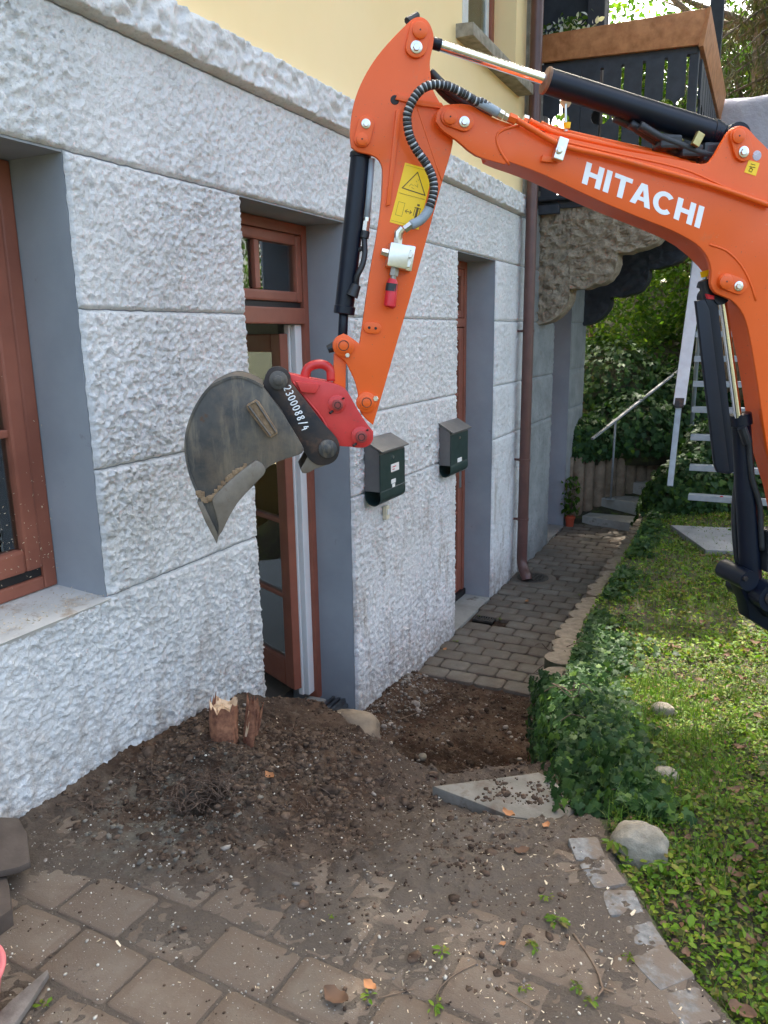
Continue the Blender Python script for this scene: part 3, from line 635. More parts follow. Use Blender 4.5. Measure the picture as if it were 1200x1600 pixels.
def pane(parent, x, y0, y1, z0, z1):
    mesh('pane', [(x, y0, z0), (x, y1, z0), (x, y1, z1), (x, y0, z1), (x-.006, y0, z0), (x-.006, y1, z0), (x-.006, y1, z1), (x-.006, y0, z1)],
         [(0, 1, 2, 3), (7, 6, 5, 4), (0, 4, 5, 1), (3, 2, 6, 7), (0, 3, 7, 4), (1, 5, 6, 2)], M_glass, parent)
# upper window
g = G(); frame(g, -.24, -.18, UY0, UY1, UZ0+.02, UZ1, .075); w = g.build('upper_window', M_brownframe, house)
g = G(); frame(g, -.232, -.20, UY0+.077, (UY0+UY1)/2-.002, UZ0+.10, UZ1-.077, .06); frame(g, -.232, -.20, (UY0+UY1)/2+.002, UY1-.077, UZ0+.10, UZ1-.077, .06); g.build('sash', M_white, w)
pane(w, -.215, UY0+.13, (UY0+UY1)/2-.06, UZ0+.15, UZ1-.13); pane(w, -.215, (UY0+UY1)/2+.06, UY1-.13, UZ0+.15, UZ1-.13)
# large ground floor window on the left
y0, y1, z0, z1 = W1[0], W1[1]-.002, 1.452, TOP-.002
g = G(); frame(g, -.315, -.252, y0, y1, z0, z1, .058, .008, .05); w = g.build('window', M_brownframe, house)
zm = [2.455, 2.034]
ym = (y0+y1)/2
for a, b in ((y0+.06, ym-.002), (ym+.002, y1-.060)):
    g = G(); frame(g, -.300, -.243, a, b, z0+.085, z1-.06, .072, .012, .085); s = g.build('sash', M_brownframe, w)
    for z in zm:
        g = G(); g.box(-.292, -.250, a+.072, b-.072, z-.014, z+.014, .008); g.build('muntin', M_brownframe, w)
    zz = [z0+.17]+sorted(zm)+[z1-.13]
    for p, q in zip(zz[:-1], zz[1:]): pane(w, -.272, a+.07, b-.07, p, q)
g = G(); g.box(-.30, -.262, y0+.06, y1-.06, z0+.051, z0+.084); g.build('drip_gap', M_darkgap, w)
# entrance 1: frame, transom light, leaf standing open inward
y0, y1 = D1[0]+.002, D1[1]-.002; zb = 2.41
g = G(); g.box(-.31, -.245, y0, y0+.05, .15, TOP-.002, .006); g.box(-.31, -.245, y1-.05, y1, .15, TOP-.002, .006)
g.box(-.31, -.245, y0+.05, y1-.05, TOP-.055, TOP-.002, .006); g.box(-.31, -.240, y0+.05, y1-.05, zb, 2.495, .008)
d = g.build('door', M_brownframe, house)
g = G(); frame(g, -.302, -.250, y0+.052, y1-.052, 2.525, TOP-.057, .055, .012); g.box(-.300, -.252, 3.31, 3.355, 2.58, TOP-.112, .01); g.build('transom_sash', M_brownframe, d)
g = G(); g.box(-.30, -.268, y0+.05, y1-.05, 2.496, 2.524); g.build('drip_gap', M_darkgap, d)
pane(d, -.275, y0+.10, 3.31, 2.575, TOP-.11); pane(d, -.275, 3.355, y1-.10, 2.575, TOP-.11)
g = G(); g.box(-.300, -.268, y1-.115, y1-.050, .2, zb-.002, .006); g.box(-.335, -.302, y1-.128, y1-.050, .2, zb-.002, .006); g.build('white_rebate', M_white, d)
ang = R(155); H0 = np.array([-.322, y1-.150, 0]); du = np.array([math.cos(ang), math.sin(ang), 0]); dn = np.array([-du[1], du[0], 0])
def leafbox(g, u0, u1, z0, z1, t=.028, c=.008):
    ctr = H0+du*(u0+u1)/2; g.obox((ctr[0], ctr[1], (z0+z1)/2), du, dn, (0, 0, 1), (u1-u0)/2, t, (z1-z0)/2, c)
g = G(); lz0, lz1, LW = .245, 2.36, .80
leafbox(g, 0, .095, lz0, lz1); leafbox(g, LW-.095, LW, lz0, lz1); leafbox(g, .0955, LW-.0955, lz0, lz0+.17); leafbox(g, .0955, LW-.0955, lz1-.10, lz1)
leaf = g.build('leaf', M_brownframe, d)
mz = [float(onX(465, 918, -.42)[2]), float(onX(465, 803, -.42)[2]), 1.83]
for z in mz:
    g = G(); leafbox(g, .096, LW-.096, z-.014, z+.014, .022, .006); g.build('muntin', M_brownframe, d)
zz = [lz0+.17]+mz+[lz1-.10]
for p, q in zip(zz[:-1], zz[1:]):
    g = G(); leafbox(g, .09, LW-.09, p, q, .003, 0); g.build('pane', M_glass, d)
g = G(); g.ring([H0+du*(LW-.045)+dn*s*.028+np.array([0, 0, 1.2]) for s in (0, 2)] + [H0+du*(LW-.16)+dn*.056+np.array([0, 0, 1.2])], .009); g.build('handle', M_steel, d)
# threshold: metal channels and a pale stone
t = G(); t.box(-.30, -.18, 3.30, 3.74, .02, .17, .01); t.build('threshold_stone', M_concrete, d)
g = G()
for i in range(3): g.box(-.165+i*.036, -.145+i*.036, 3.02, 3.79, .135, .172, .003)
g.box(-.18, -.055, 3.02, 3.79, .12, .14, .003); g.build('threshold_channel', pbr('dark_zinc', (.10, .11, .12), (.20, .21, .22), 20, .35, metal=.8), d)
# entrance 2: closed, seen very obliquely
y0, y1 = D2[0]+.002, D2[1]-.002
g = G(); g.box(-.32, -.255, y0, y0+.055, .02, TOP-.002, .006); g.box(-.32, -.255, y1-.055, y1, .02, TOP-.002, .006); g.box(-.32, -.255, y0+.055, y1-.055, TOP-.06, TOP-.002, .006); g.box(-.32, -.250, y0+.055, y1-.055, 2.40, 2.47, .008)
d = g.build('door', M_brownframe, house)
g = G(); frame(g, -.31, -.262, y0+.057, y1-.057, .06, 2.395, .10, .01, .22); g.build('leaf', M_brownframe, d)
g = G(); frame(g, -.31, -.262, y0+.057, y1-.057, 2.475, TOP-.062, .06, .01); g.build('transom_sash', M_brownframe, d)
pane(d, -.285, y0+.11, y1-.11, 2.53, TOP-.12)
zz = [.28, .80, 1.32, 1.84, 2.295]
for z in zz[1:-1]: g = G(); g.box(-.302, -.268, y0+.157, y1-.157, z-.014, z+.014, .006); g.build('muntin', M_brownframe, d)
for p, q in zip(zz[:-1], zz[1:]): pane(d, -.285, y0+.15, y1-.15, p, q)
g = G(); g.box(-.262, -.254, y1-.145, y1-.10, 1.02, 1.28, .003); g.ring([(-.254, y1-.12, 1.2), (-.20, y1-.12, 1.2), (-.20, y1-.24, 1.2)], .008); g.build('handle', M_steel, d)
g = G(); g.box(-.33, -.24, y0, y1, .0, .055, .004); g.build('threshold', M_darkgap, d)
# third opening in the shade under the balcony
y0, y1 = D3[0]+.002, D3[1]-.002
g = G(); frame(g, -.32, -.262, y0, y1, .02, TOP-.002, .06); g.box(-.30, -.27, y0+.06, y1-.06, .08, TOP-.06, 0); g.build('door', M_brownframe, house)
# room behind the openings
g = G(); g.box(-3.6, -3.5, -1.1, 2.44, .1, 3.1); g.box(-3.6, -3.5, 4.2, 10.1, .1, 3.1); g.box(-3.5, -.47, 2.36, 2.44, .1, 3.1); g.box(-3.5, -.47, 4.20, 4.28, .1, 3.1); g.box(-3.5, -.47, 7.3, 7.4, .1, 3.1); g.box(-3.5, -.47, -1.1, 10.1, 3.0, 3.08); g.build('room_wall', M_room, house)  # back wall left out behind the entrance to brighten the partition
g = G(); g.box(-3.5, -.47, -1.1, 10.1, .05, .149); g.build('room_floor', M_floor_in, house)
# roof with eaves, timber gable beyond the corner
slab('roof', [(.35, -1.7, 6.75), (.35, 10.6, 6.75), (-3.4, 10.6, 9.6), (-3.4, -1.7, 9.6)], [(.35, -1.7, 6.65), (.35, 10.6, 6.65), (-3.4, 10.6, 9.5), (-3.4, -1.7, 9.5)], M_timberdark, house)
slab('roof', [(-7.7, -1.7, 6.55), (-7.7, 10.6, 6.55), (-3.41, 10.6, 9.6), (-3.41, -1.7, 9.6)], [(-7.7, -1.7, 6.45), (-7.7, 10.6, 6.45), (-3.41, 10.6, 9.5), (-3.41, -1.7, 9.5)], M_timberdark, house)
for i in range(14):
    g = G(); y = 7.26+i*.208; g.box(-.62-(.012 if i % 2 else 0), -.58, y, y+.2, 3.62, 6.9, .006); g.build('gable_board', M_timberdark, house)
g = G(); g.box(-6.7, -.64, 10.0, 10.15, -.3, 6.9); g.build('rear_wall', M_yellow, house)
# downpipe
pp = thing('downpipe', 'brown painted metal downpipe at the corner of the house', 'downpipe', (.11, 7.22, 0))
PY = float(onX(822, 640, .10)[1]); g = G()
g.ring([(.10, PY, z) for z in (6.5, 5, 3.9)], .052, 16); g.ring([(.10, PY, 3.93), (.10, PY, .36)], .050, 16)
el = [(.10, PY, .36), (.10, PY, .22), (.11, PY-.015, .14), (.14, PY-.05, .085), (.17, PY-.085, .055), (.185, PY-.10, .02)]
g.ring(spline([np.array(p) for p in el], 4), .050, 16); g.build('pipe', M_pipe, pp, autos=40)
for z in (.58, 1.16, 2.35, 3.9, 5.1):
    g = G(); g.ring([(.10, PY, z), (.10, PY, z+.022)], .056, 16); g.box(-.01, .06, PY-.012, PY+.012, z, z+.02); g.build('pipe_clamp', M_pipe, pp, autos=40)
# letter boxes
def mailbox(label, y0, y1, X, zt, two):
    t = thing('letter_box', label, 'letter box', (0, (y0+y1)/2, zt-.3), 'letter boxes on the rough cast wall')
    xb = .012; zf = zt-.055; zb_ = zt-.365+.07; 
    g = G(); g.add([(xb, y0, zb_), (xb, y1, zb_), (X, y1, zb_), (X, y0, zb_), (xb, y0, zt), (xb, y1, zt), (X, y1, zf), (X, y0, zf)], [(0, 1, 2, 3), (4, 7, 6, 5), (0, 4, 5, 1), (3, 2, 6, 7), (0, 3, 7, 4), (1, 5, 6, 2)]); g.build('body', M_mailbody, t)
    slab('lid', [(xb, y0-.012, zt+.012), (X+.028, y0-.012, zf+.002), (X+.028, y1+.012, zf+.002), (xb, y1+.012, zt+.012)], [(xb, y0-.012, zt+.004), (X+.028, y0-.012, zf-.007), (X+.028, y1+.012, zf-.007), (xb, y1+.012, zt+.004)], M_mailbody, t, .002)
    g = G(); g.box(X+.0005, X+.006, y0+.002, y1-.002, zb_+.002, zf-.022, .002); f = g.build('front_flap', M_mailfront, t)
    # newspaper roll: open curved trough
    pr = [(X+.006, zb_-.004), (X+.007, zb_-.05), (X-.004, zb_-.072), (X-.028, zb_-.086), (X-.055, zb_-.084), (xb+.016, zb_-.070), (xb+.002, zb_-.045), (xb, zb_-.002)]
    pr = smoothp(pr, 3, closed=False, ang=80); inn = [(a*.94+.06*(X+xb)/2, b+.004) for a, b in pr]
    out = pr+inn[::-1]
    slab('newspaper_holder', [(a, y0, b) for a, b in out], [(a, y1, b) for a, b in out], M_mailfront, t)
    g = G(); g.ring([(X+.006, (y0+y1)/2, zf-.055), (X+.012, (y0+y1)/2, zf-.055)], .009, 14); g.build('lock', M_steel, t)
    L = G()
    if two: L.box(X+.006, X+.0075, y0+.42*(y1-y0), y0+.74*(y1-y0), zf-.145, zf-.098); L.box(X+.006, X+.0075, y0+.42*(y1-y0), y0+.60*(y1-y0), zf-.215, zf-.190); L.box(X+.006, X+.0075, y0+.46*(y1-y0), y0+.57*(y1-y0), zf-.240, zf-.218)
    else: L.box(X+.006, X+.0075, y0+.38*(y1-y0), y0+.62*(y1-y0), zf-.235, zf-.205)
    L.build('name_label', M_paper, t)
    if two:
        L = G()
        for k in range(2): L.box(X+.0075, X+.0080, y0+.47*(y1-y0), y0+(.62-.06*k)*(y1-y0), zf-.118-.015*k, zf-.113-.015*k)
        L.build('label_lettering', M_redcap, t)
mailbox('nearer dark green letter box with two white labels, above the ivory bell push', 3.935, 4.285, .108, 1.745, True)
mailbox('farther dark letter box with one small label, next to the second doorway', 5.105, 5.465, .096, 1.715, False)
t = thing('bell_push', 'small ivory plastic box on the wall just below the nearer letter box', 'bell push', (0, 4.30, 1.25))
b0 = onX(603, 800, .02); g = G(); g.box(.008, .034, b0[1]-.022, b0[1]+.025, b0[2]-.045, b0[2]+.04, .004); g.build('housing', M_ivory, t)
g = G(); g.box(.0345, .038, b0[1]-.012, b0[1]+.015, b0[2]-.015, b0[2]+.02, .001); g.build('button', M_white, t)
# things in the room seen through the left window
o = G().box(-.75, -.52, .95, 1.75, 1.32, 1.54, .03).build('storage_tub', M_redcap); tag(o, 'red plastic tub on the inner ledge behind the left window', 'tub')
o = G().box(-.76, -.50, .9, 1.9, .15, 1.315, .01).build('low_cupboard', M_white); tag(o, 'white low cupboard behind the glass of the left window', 'cupboard')
g = G(); q = onY(425, 955, 4.59); g.box(-1.10, -.94, 4.185, 4.199, .70, .78, .003); g.build('wall_socket', M_ivory, house)

# ------------------------------------------------------------------ balcony and its rock-plastered brackets
bal = thing('balcony', 'timber balcony with black cut-out boards and an orange brown top rail', 'balcony', (.6, 8.5, 3.6))
BY, BX, BD = 7.70, 1.34, 2.6
def railbox(g, x0, x1, y0, y1, z0, z1, c=.006): g.box(x0, x1, y0, y1, z0, z1, c)
slab('top_rail_board', [(-.02, BY-.06, 4.755), (BX+.03, BY-.06, 4.69), (BX+.03, BY-.10, 4.945), (-.02, BY-.10, 4.965)], [(-.02, BY-.02, 4.755), (BX+.03, BY-.02, 4.69), (BX+.03, BY-.06, 4.95), (-.02, BY-.06, 4.97)], M_timberbrown, bal, .004)
slab('top_rail_board', [(BX+.035, BY-.08, 4.67), (BX+.035, BY+BD, 4.67), (BX+.075, BY+BD, 4.95), (BX+.075, BY-.10, 4.95)], [(BX-.005, BY-.08, 4.67), (BX-.005, BY+BD, 4.67), (BX+.035, BY+BD, 4.95), (BX+.035, BY-.08, 4.95)], M_timberbrown, bal, .004)
g = G(); g.box(-.02, BX-.01, BY-.015, BY+.045, 4.64, 4.745, .006); g.box(-.02, BX-.01, BY+.0, BY+.05, 3.66, 3.74, .006); g.box(BX-.075, BX, BY-.005, BY+.07, 3.45, 4.745, .008); g.box(BX-.07, BX-.01, BY+.07, BY+BD, 4.62, 4.70, .006); g.box(BX-.07, BX-.01, BY+.07, BY+BD, 3.66, 3.74, .006)
g.build('balcony_frame', M_timberdark, bal)
def notched(w, z0, z1, zc, r, l, rt):
    P = [(w[0], z0), (w[1], z0)]
    if rt: P += [(w[1]-r*math.cos(a), zc+r*math.sin(a)) for a in np.linspace(-math.pi/2, math.pi/2, 9)]
    P += [(w[1], z1), (w[0], z1)]
    if l: P += [(w[0]+r*math.cos(a), zc+r*math.sin(a)) for a in np.linspace(math.pi/2, -math.pi/2, 9)]
    return P
xg = np.linspace(.0, BX-.08, 8)
for i in range(7):
    gap = .014; a, b = xg[i]+gap, xg[i+1]-gap
    if i == 1: b += gap-.002
    if i == 2: a -= gap-.002
    P = notched((a, b), 3.56, 4.64, 4.24, .070, i != 2, i != 1)
    slab('balcony_board', [(x, BY-.02, z) for x, z in P], [(x, BY-.04, z) for x, z in P][0:0] or [(x, BY-.044, z) for x, z in P], M_timberdark, bal, autos=30)
for i in range(10):
    a = BY+.08+i*.25; P = notched((a+.014, a+.236), 3.56, 4.62, 4.24, .070, True, True)
    slab('balcony_board', [(BX+.0, y, z) for y, z in P], [(BX+.022, y, z) for y, z in P], M_timberdark, bal)
g = G(); g.box(-.4, BX, BY+.05, BY+BD, 3.56, 3.62); g.box(-.3, BX-.05, BY+.02, BY+.09, 3.57-.08, 3.555, .01); g.build('balcony_floor', M_timberdark, bal)
g = G(); g.box(.0, .78, BY-.05, BY+.0, 3.565, 3.60, .005); g.box(.0, .20, BY-.055, BY+.0, 3.44, 3.52, .005); g.build('joist', M_timberdark, bal)
# posts and dark roof of the balcony
g = G(); g.box(.30, .46, BY+.35, BY+.5, 3.62, 7.0, .01); g.build('roof_post', M_timberdark, bal)
g = G(); g.box(BX-.14, BX, BY+2.3, BY+2.44, 3.62, 6.2, .01); g.build('roof_post', M_timberdark, bal)
g = G(); g.box(-.5, .46, BY+.5, BY+.56, 5.05, 7.0, 0); g.build('weather_boarding', M_timberdark, bal)
# flower box
fb = thing('flower_box', 'planter of white flowers standing on the balcony behind the rail', 'flower box', (.15, BY+.12, 4.75))
g = G(); g.box(-.02, .42, BY+.06, BY+.2, 4.76, 4.92, .01); g.build('planter', M_timberdark, fb)
# brackets
A1 = [(-.012, 2.418), (.085, 2.434), (.197, 2.505), (.281, 2.60), (.310, 2.69), (.294, 2.755), (.40, 2.752), (.519, 2.765), (.643, 2.808), (.715, 2.89), (.745, 2.98), (.735, 3.055), (.84, 3.065), (.94, 3.085), (1.06, 3.12), (1.14, 3.19), (1.19, 3.27), (1.21, 3.40)]
br = thing('balcony_bracket', 'scalloped rock plaster bracket carrying the balcony', 'bracket', (.5, 7.9, 3))
def bracket(name, Y, T, label=None, top=3.49, M=None):
    n = 7; P = smoothp(A1, n, closed=False, ang=45)
    P = [(p[0], p[1]) for p in P]; xs = np.array([p[0] for p in P])
    V = []; F = []; rows = 70
    for (Yf, sgn) in ((Y, -1), (Y+T, 1)):
        for (x, zb) in P:
            for r_ in range(rows+1):
                z = zb+(top-zb)*r_/rows
                d = .030*float(pn(x*12, z*14, 90)) + .030*float(abs(pn(x*24, z*28, 91))) + .012*float(pn(x*50, z*55, 93))
                d *= .25 if M else 1; e = min(1, r_/2)
                V.append((x, Yf + sgn*(d*e+ .006), z + .01*float(pn(x*15, z*15, 92))*(r_ < rows)))
    m = len(P); k = rows+1
    for s in range(2):
        for i in range(m-1):
            for j in range(rows):
                a = s*m*k+i*k+j; F.append((a, a+k, a+k+1, a+1) if s == 0 else (a, a+1, a+k+1, a+k))
    for i in range(m-1): F.append((i*k, m*k+i*k, m*k+(i+1)*k, (i+1)*k))
    a = (m-1)*k
    for j in range(rows): F.append((a+j, m*k+a+j, m*k+a+j+1, a+j+1))
    return mesh(name, V, F, M or M_rockplaster, br, autos=50)
bracket('rib', 7.75, .27); far_rib = bracket('rib', 9.95, .25, M=M_timberdark)  # far rib coloured near black, imitating the shadow under the balcony
g = G(); g.box(-.02, 1.24, 7.80, 10.2, 3.46, 3.555); g.build('soffit', M_timberdark, br)  # soffit in the same black, its shade put into the colour
# ------------------------------------------------------------------ mini excavator
TH = R(9)
EU = math.cos(TH)*_r + math.sin(TH)*_h          # along the boom plane, to the right
EN = math.cos(TH)*_h - math.sin(TH)*_r          # across it, away from the camera
EZ = np.array([0, 0, 1.])
_d = ray(570, 400); _d = _d/np.dot(_d, _h); E0 = CAM + _d*2.36
def EP(px, py, off=0.):
    d = ray(px, py); return CAM + d*(np.dot(E0-CAM, EN)+off)/np.dot(d, EN)
def rp(px, py, off, r): return r*np.dot(EP(px, py, off)-CAM, _fw)/FPX
exc = thing('mini_excavator', 'orange mini excavator with raised boom, red quick coupler and a muddy steel bucket', 'excavator', EP(1275, 890, .055)-np.array([0, 0, .5]))
def epl(name, P, o0, o1, mat, parent=exc, ch=.003, **k):
    A = [EP(p[0], p[1], o0) for p in P]; return slab(name, A, [a+EN*(o1-o0) for a in A], mat, parent, ch, **k)
def disc(g, px, py, r, o0, o1, seg=24, bev=.2):
    c = EP(px, py, o0); rr = rp(px, py, o0, r); b = min(abs(o1-o0)*bev*2, rr*bev)
    g.ring([c+EN*(o1-o0), c+EN*(b*.5), c+EN*0], [rr, rr, rr-b], seg)
def hexh(g, px, py, r, o0, o1): c = EP(px, py, o0); g.ring([c+EN*(o1-o0), c+EN*.0015, c], [rp(px, py, o0, r)]*2+[rp(px, py, o0, r)*.86], 6)
def caps(p, q, r, n=10):
    """capsule outline round two pixels"""
    p = np.array(p, float); q = np.array(q, float); a = math.atan2(q[1]-p[1], q[0]-p[0]); P = []
    for k in range(n+1): t = a+math.pi/2+math.pi*k/n; P.append(p+r*np.array([math.cos(t), math.sin(t)]))
    for k in range(n+1): t = a-math.pi/2+math.pi*k/n; P.append(q+r*np.array([math.cos(t), math.sin(t)]))
    return P
def pinpad(pin, bolt, r, base, name='pin_plate', rpin=None, rb=None):
    o = epl(name, caps(pin, bolt, r), base-.010, base+.001, M_orange, exc, .003)
    g = G(); disc(g, *pin, rpin or r*.72, base-.019, base-.009); g.build('pin', M_orange, o, autos=40)
    g = G(); disc(g, *pin, 1.3, base-.0195, base-.0188, 10); g.build('pin_hole', M_darkgap, o)
    g = G(); disc(g, *bolt, rb or r*.55, base-.014, base-.0095, 20); hexh(g, *bolt, (rb or r*.55)*.58, base-.020, base-.013); g.build('bolt', M_steel, o, autos=40)
AT = .11                                           # arm thickness
top = [(637, 36), (613, 60), (590, 87), (573, 113), (560, 140), (552, 167), (548, 193), (547, 213), (549, 230), (560, 237), (580, 242), (592, 250), (598, 267)]
lowl = [(597, 300), (594, 330), (588, 370), (578, 425), (570, 480), (562, 537)]
lobe = [(547, 526), (537, 521), (526, 527), (520, 540), (524, 553), (538, 563), (546, 577), (555, 597), (560, 618), (562, 640), (572, 655), (583, 664)]
rgt = [(600, 607), (622, 530), (646, 448), (665, 380), (690, 288), (708, 222), (700, 190), (690, 165), (677, 140), (673, 115), (672, 95), (676, 75), (678, 57), (674, 42), (667, 31), (657, 26), (647, 28)]
Pn = smoothp(top+lowl+lobe+rgt, 3)
arm = epl('arm', Pn, 0, .014, M_orange, exc, .003)
epl('arm_far_plate', Pn, AT-.014, AT, M_orange, exc, .003)
core = [(612, 168), (604, 240), (602, 300), (599, 330), (593, 370), (583, 425), (575, 480), (566, 540), (566, 600), (568, 640), (583, 658)]+[(597, 607), (619, 530), (643, 448), (662, 380), (686, 288), (701, 228), (690, 196), (665, 160), (640, 152)]
epl('arm_box', core, .0142, AT-.0142, M_orange, exc, .0)
# weld ribs and facets on the arm
def bead(P, r, off, name='weld_bead', mat=M_orange, parent=None, seg=8):
    g = G(); g.ring([EP(p[0], p[1], off) for p in smoothp(P, 3, closed=False, ang=170)], r, seg); return g.build(name, mat, parent or arm, smooth=True)
epl('stiffener', [(619, 171), (627, 170), (610, 320), (603, 322)], -.007, .001, M_orange, arm, .003)
epl('stiffener', [(621, 146), (690, 160), (697, 170), (660, 166), (618, 155)], -.007, .001, M_orange, arm, .003)
bead([(652, 170), (667, 215), (690, 283)], .0022, .001); bead([(638, 205), (648, 232), (662, 248)], .0030, .0)
g = G(); disc(g, 617, 156, 7, -.0012, .002, 18); g.build('arm_hole', M_darkgap, arm)
pinpad((657, 46), (651, 73), 17, 0); pinpad((566, 217), (572, 193), 13, 0)
g = G(); g.ring([EP(636, 33, .03), EP(652, 24, .05)], .010, 8); g.build('grease_nipple', M_rubber, exc)
# linkage bosses
for (x, y, r) in ((537, 540, 17), (573, 629, 16)):
    g = G(); disc(g, x, y, r, -.012, .001); disc(g, x, y, r*.66, -.020, -.011); b = g.build('link_boss', M_orange, exc, autos=40)
    g = G()
    for k in (.46,): P = [EP(x+r*k*math.cos(a), y+r*k*math.sin(a), -.0202) for a in np.linspace(0, 2*math.pi, 20, endpoint=False)]; g.ring(P, .0012, 6, closed=True)
    g.build('pin_groove', M_lug, b)
g = G(); hexh(g, 543, 555, 4, -.014, .0); hexh(g, 587, 623, 4.5, -.014, .0); g.build('bolt', M_steel, exc)
g = G(); g.ring([EP(524, 541, .03), EP(512, 546, .03)], [.016, .012], 12); g.build('grease_cap', M_rubber, exc)
epl('tipping_link', [(522, 552), (541, 562), (540, 618), (521, 618)], .012, .034, M_orange, exc, .003); epl('tipping_link', [(522, 552), (541, 562), (540, 618), (521, 618)], .078, .10, M_orange, exc, .003)
o = epl('port_plate', caps((577, 512), (587, 513), 9), -.007, .001, M_orange, arm, .002)
g = G(); disc(g, 577, 512, 2.2, -.0078, -.006, 12); disc(g, 587, 513, 2.2, -.0078, -.006, 12); g.build('port', M_darkgap, arm)
# bucket cylinder
def cyl(name, a, b, off, r0, r1, mat, parent, seg=28, bev=True):
    A, B = EP(*a, off), EP(*b, off); ra, rb = rp(*a, off, r0), rp(*b, off, r1); d = (B-A)/np.linalg.norm(B-A); g = G()
    if bev: g.ring([A, A+d*.002, B-d*.002, B], [ra*.93, ra, rb, rb*.93], seg)
    else: g.ring([A, B], [ra, rb], seg)
    return g.build(name, mat, parent, autos=40)
bc = cyl('bucket_cylinder', (564, 238), (537, 489), .050, 15.5, 15, M_black, exc)
cyl('cylinder_collar', (563.6, 240), (562.6, 248), .050, 16.8, 16.8, M_black, bc); cyl('cylinder_collar', (539, 478), (537.4, 491), .050, 16.6, 16.6, M_black, bc)
cyl('rod', (537, 489), (535, 534), .050, 7.5, 7.5, M_black, bc)
g = G(); g.ring([EP(*p, .032) for p in ((581, 248), (577, 300), (573, 345))], .0090, 12); g.build('steel_pipe', M_sleeve, bc, smooth=True)
g = G(); g.ring([EP(573, 346, .032), EP(571, 361, .032)], .0115, 6); g.ring([EP(573, 346, .032), EP(573.5, 340, .032)], .0105, 12); g.build('pipe_nut', M_steel, bc, autos=40)
g = G(); g.ring([EP(571, 361, .030), EP(569, 372, .030)], .0135, 10); g.ring(spline([EP(569, 372, .03), EP(570, 395, .022), EP(566, 415, .018), EP(558, 432, .020), EP(556, 450, .03)], 5), .0085, 10); g.ring([EP(566, 388, .03), EP(557, 392, .04)], .007, 8); g.ring([EP(557, 445, .02), EP(550, 463, .02)], [.014, .018], 12); g.build('hose', M_rubber, bc, autos=50)
# quick coupler
c4 = lambda x, y: (280+x/3., 380+y/3.)
red = [c4(*p) for p in [(515, 612), (560, 622), (640, 640), (720, 655), (775, 680), (805, 722), (840, 785), (880, 845), (910, 882), (908, 925), (885, 952), (850, 960), (800, 955), (745, 950), (690, 925), (560, 760)]]
cp = epl('quick_coupler', smoothp(red, 3), -.018, .128, M_red, exc, .004)
g = G(); P = [c4(*p) for p in [(590, 665), (590, 620), (605, 585), (640, 568), (680, 570), (708, 595), (712, 645)]]; g.ring([EP(*p, .02) for p in smoothp(P, 4, closed=False, ang=170)], .014, 12); g.build('lifting_eye', M_red, cp, smooth=True)
epl('lifting_eye_foot', [c4(*p) for p in [(548, 648), (660, 662), (640, 706), (572, 698)]], -.036, -.017, M_red, cp, .004)
bead([c4(*p) for p in [(532, 650), (600, 735), (665, 815), (700, 880)]], .0035, -.018, mat=M_red, parent=cp)
for (x, y, r) in ((740, 755, 14), (852, 905, 15)):
    x, y = c4(x, y); g = G(); disc(g, x, y, r, -.024, -.017); g.build('boss', M_red, cp, autos=40)
    g = G(); disc(g, x+1, y+1.5, r*.60, -.034, -.022); g.build('pin', pbr('dull_red', (.22, .03, .025), (.32, .05, .04), 30, .6) if x < 540 else bpy.data.materials['dull_red'], cp, autos=40)
    g = G(); P = [EP(x+1+r*.35*math.cos(a), y+1.5+r*.35*math.sin(a), -.0342) for a in np.linspace(0, 2*math.pi, 18, endpoint=False)]; g.ring(P, .0012, 6, closed=True); g.ring([EP(x-r*.5, y+r*.75, -.022), EP(x-r*.8, y+r*1.0, -.03)], .004, 8); g.ring([EP(x+r*.6, y-r*.6, -.027), EP(x+r*.8, y-r*.7, -.03)], .003, 6); g.build('pin_clip', M_lug, cp)
epl('hook', smoothp([c4(*p) for p in [(600, 1000), (650, 1000), (735, 985), (740, 1010), (690, 1040), (640, 1058), (600, 1078), (577, 1078), (568, 1058), (588, 1025)]], 3), -.030, .11, M_bucketedge, cp, .003)
# bucket
c5 = lambda x, y: (280+x/5.333, 560+y/5.333)
bu = [c5(*p) for p in [(700, 240), (640, 200), (560, 165), (490, 152), (420, 160), (330, 198), (250, 245), (170, 345), (100, 480), (60, 620), (50, 720), (58, 830), (85, 950), (130, 1070), (185, 1190), (240, 1300), (300, 1420), (318, 1500), (350, 1440), (400, 1350), (460, 1240), (560, 1120), (650, 1030), (720, 925), (830, 858), (1000, 803), (1035, 770), (1025, 725), (860, 455)]]
BN, BF = -.095, .205
bk = epl('bucket', smoothp(bu, 3), BN, BN+.012, M_bucket, exc, .002)
epl('far_side_plate', smoothp(bu, 3), BF-.012, BF, M_bucket, bk, .002)
oc = [c5(*p) for p in [(705, 230), (640, 192), (560, 157), (490, 144), (420, 152), (325, 190), (243, 238), (163, 340), (92, 478), (52, 618), (42, 720), (50, 832), (77, 955), (122, 1076), (177, 1196), (235, 1306)]]
ic = [c5(x+(540-x)*.035, y+(720-y)*.035) for x, y in [(5.333*(p[0]-280), 5.333*(p[1]-560)) for p in oc]]
so_, si_ = smoothp(oc, 3, closed=False), smoothp(ic, 3, closed=False)
A = [EP(*p, BN-.004) for p in so_]; B = [EP(*p, BN-.004) for p in si_]; W = EN*(BF-BN+.008); n = len(A)
V = A+B+[a+W for a in A]+[b+W for b in B]; F = []
for i in range(n-1): F += [(i, i+1, n+i+1, n+i), (2*n+i, 3*n+i, 3*n+i+1, 2*n+i+1), (i, 2*n+i, 2*n+i+1, i+1), (n+i, n+i+1, 3*n+i+1, 3*n+i)]
F += [(0, n, 3*n, 2*n), (n-1, 3*n-1, 4*n-1, 2*n-1)]
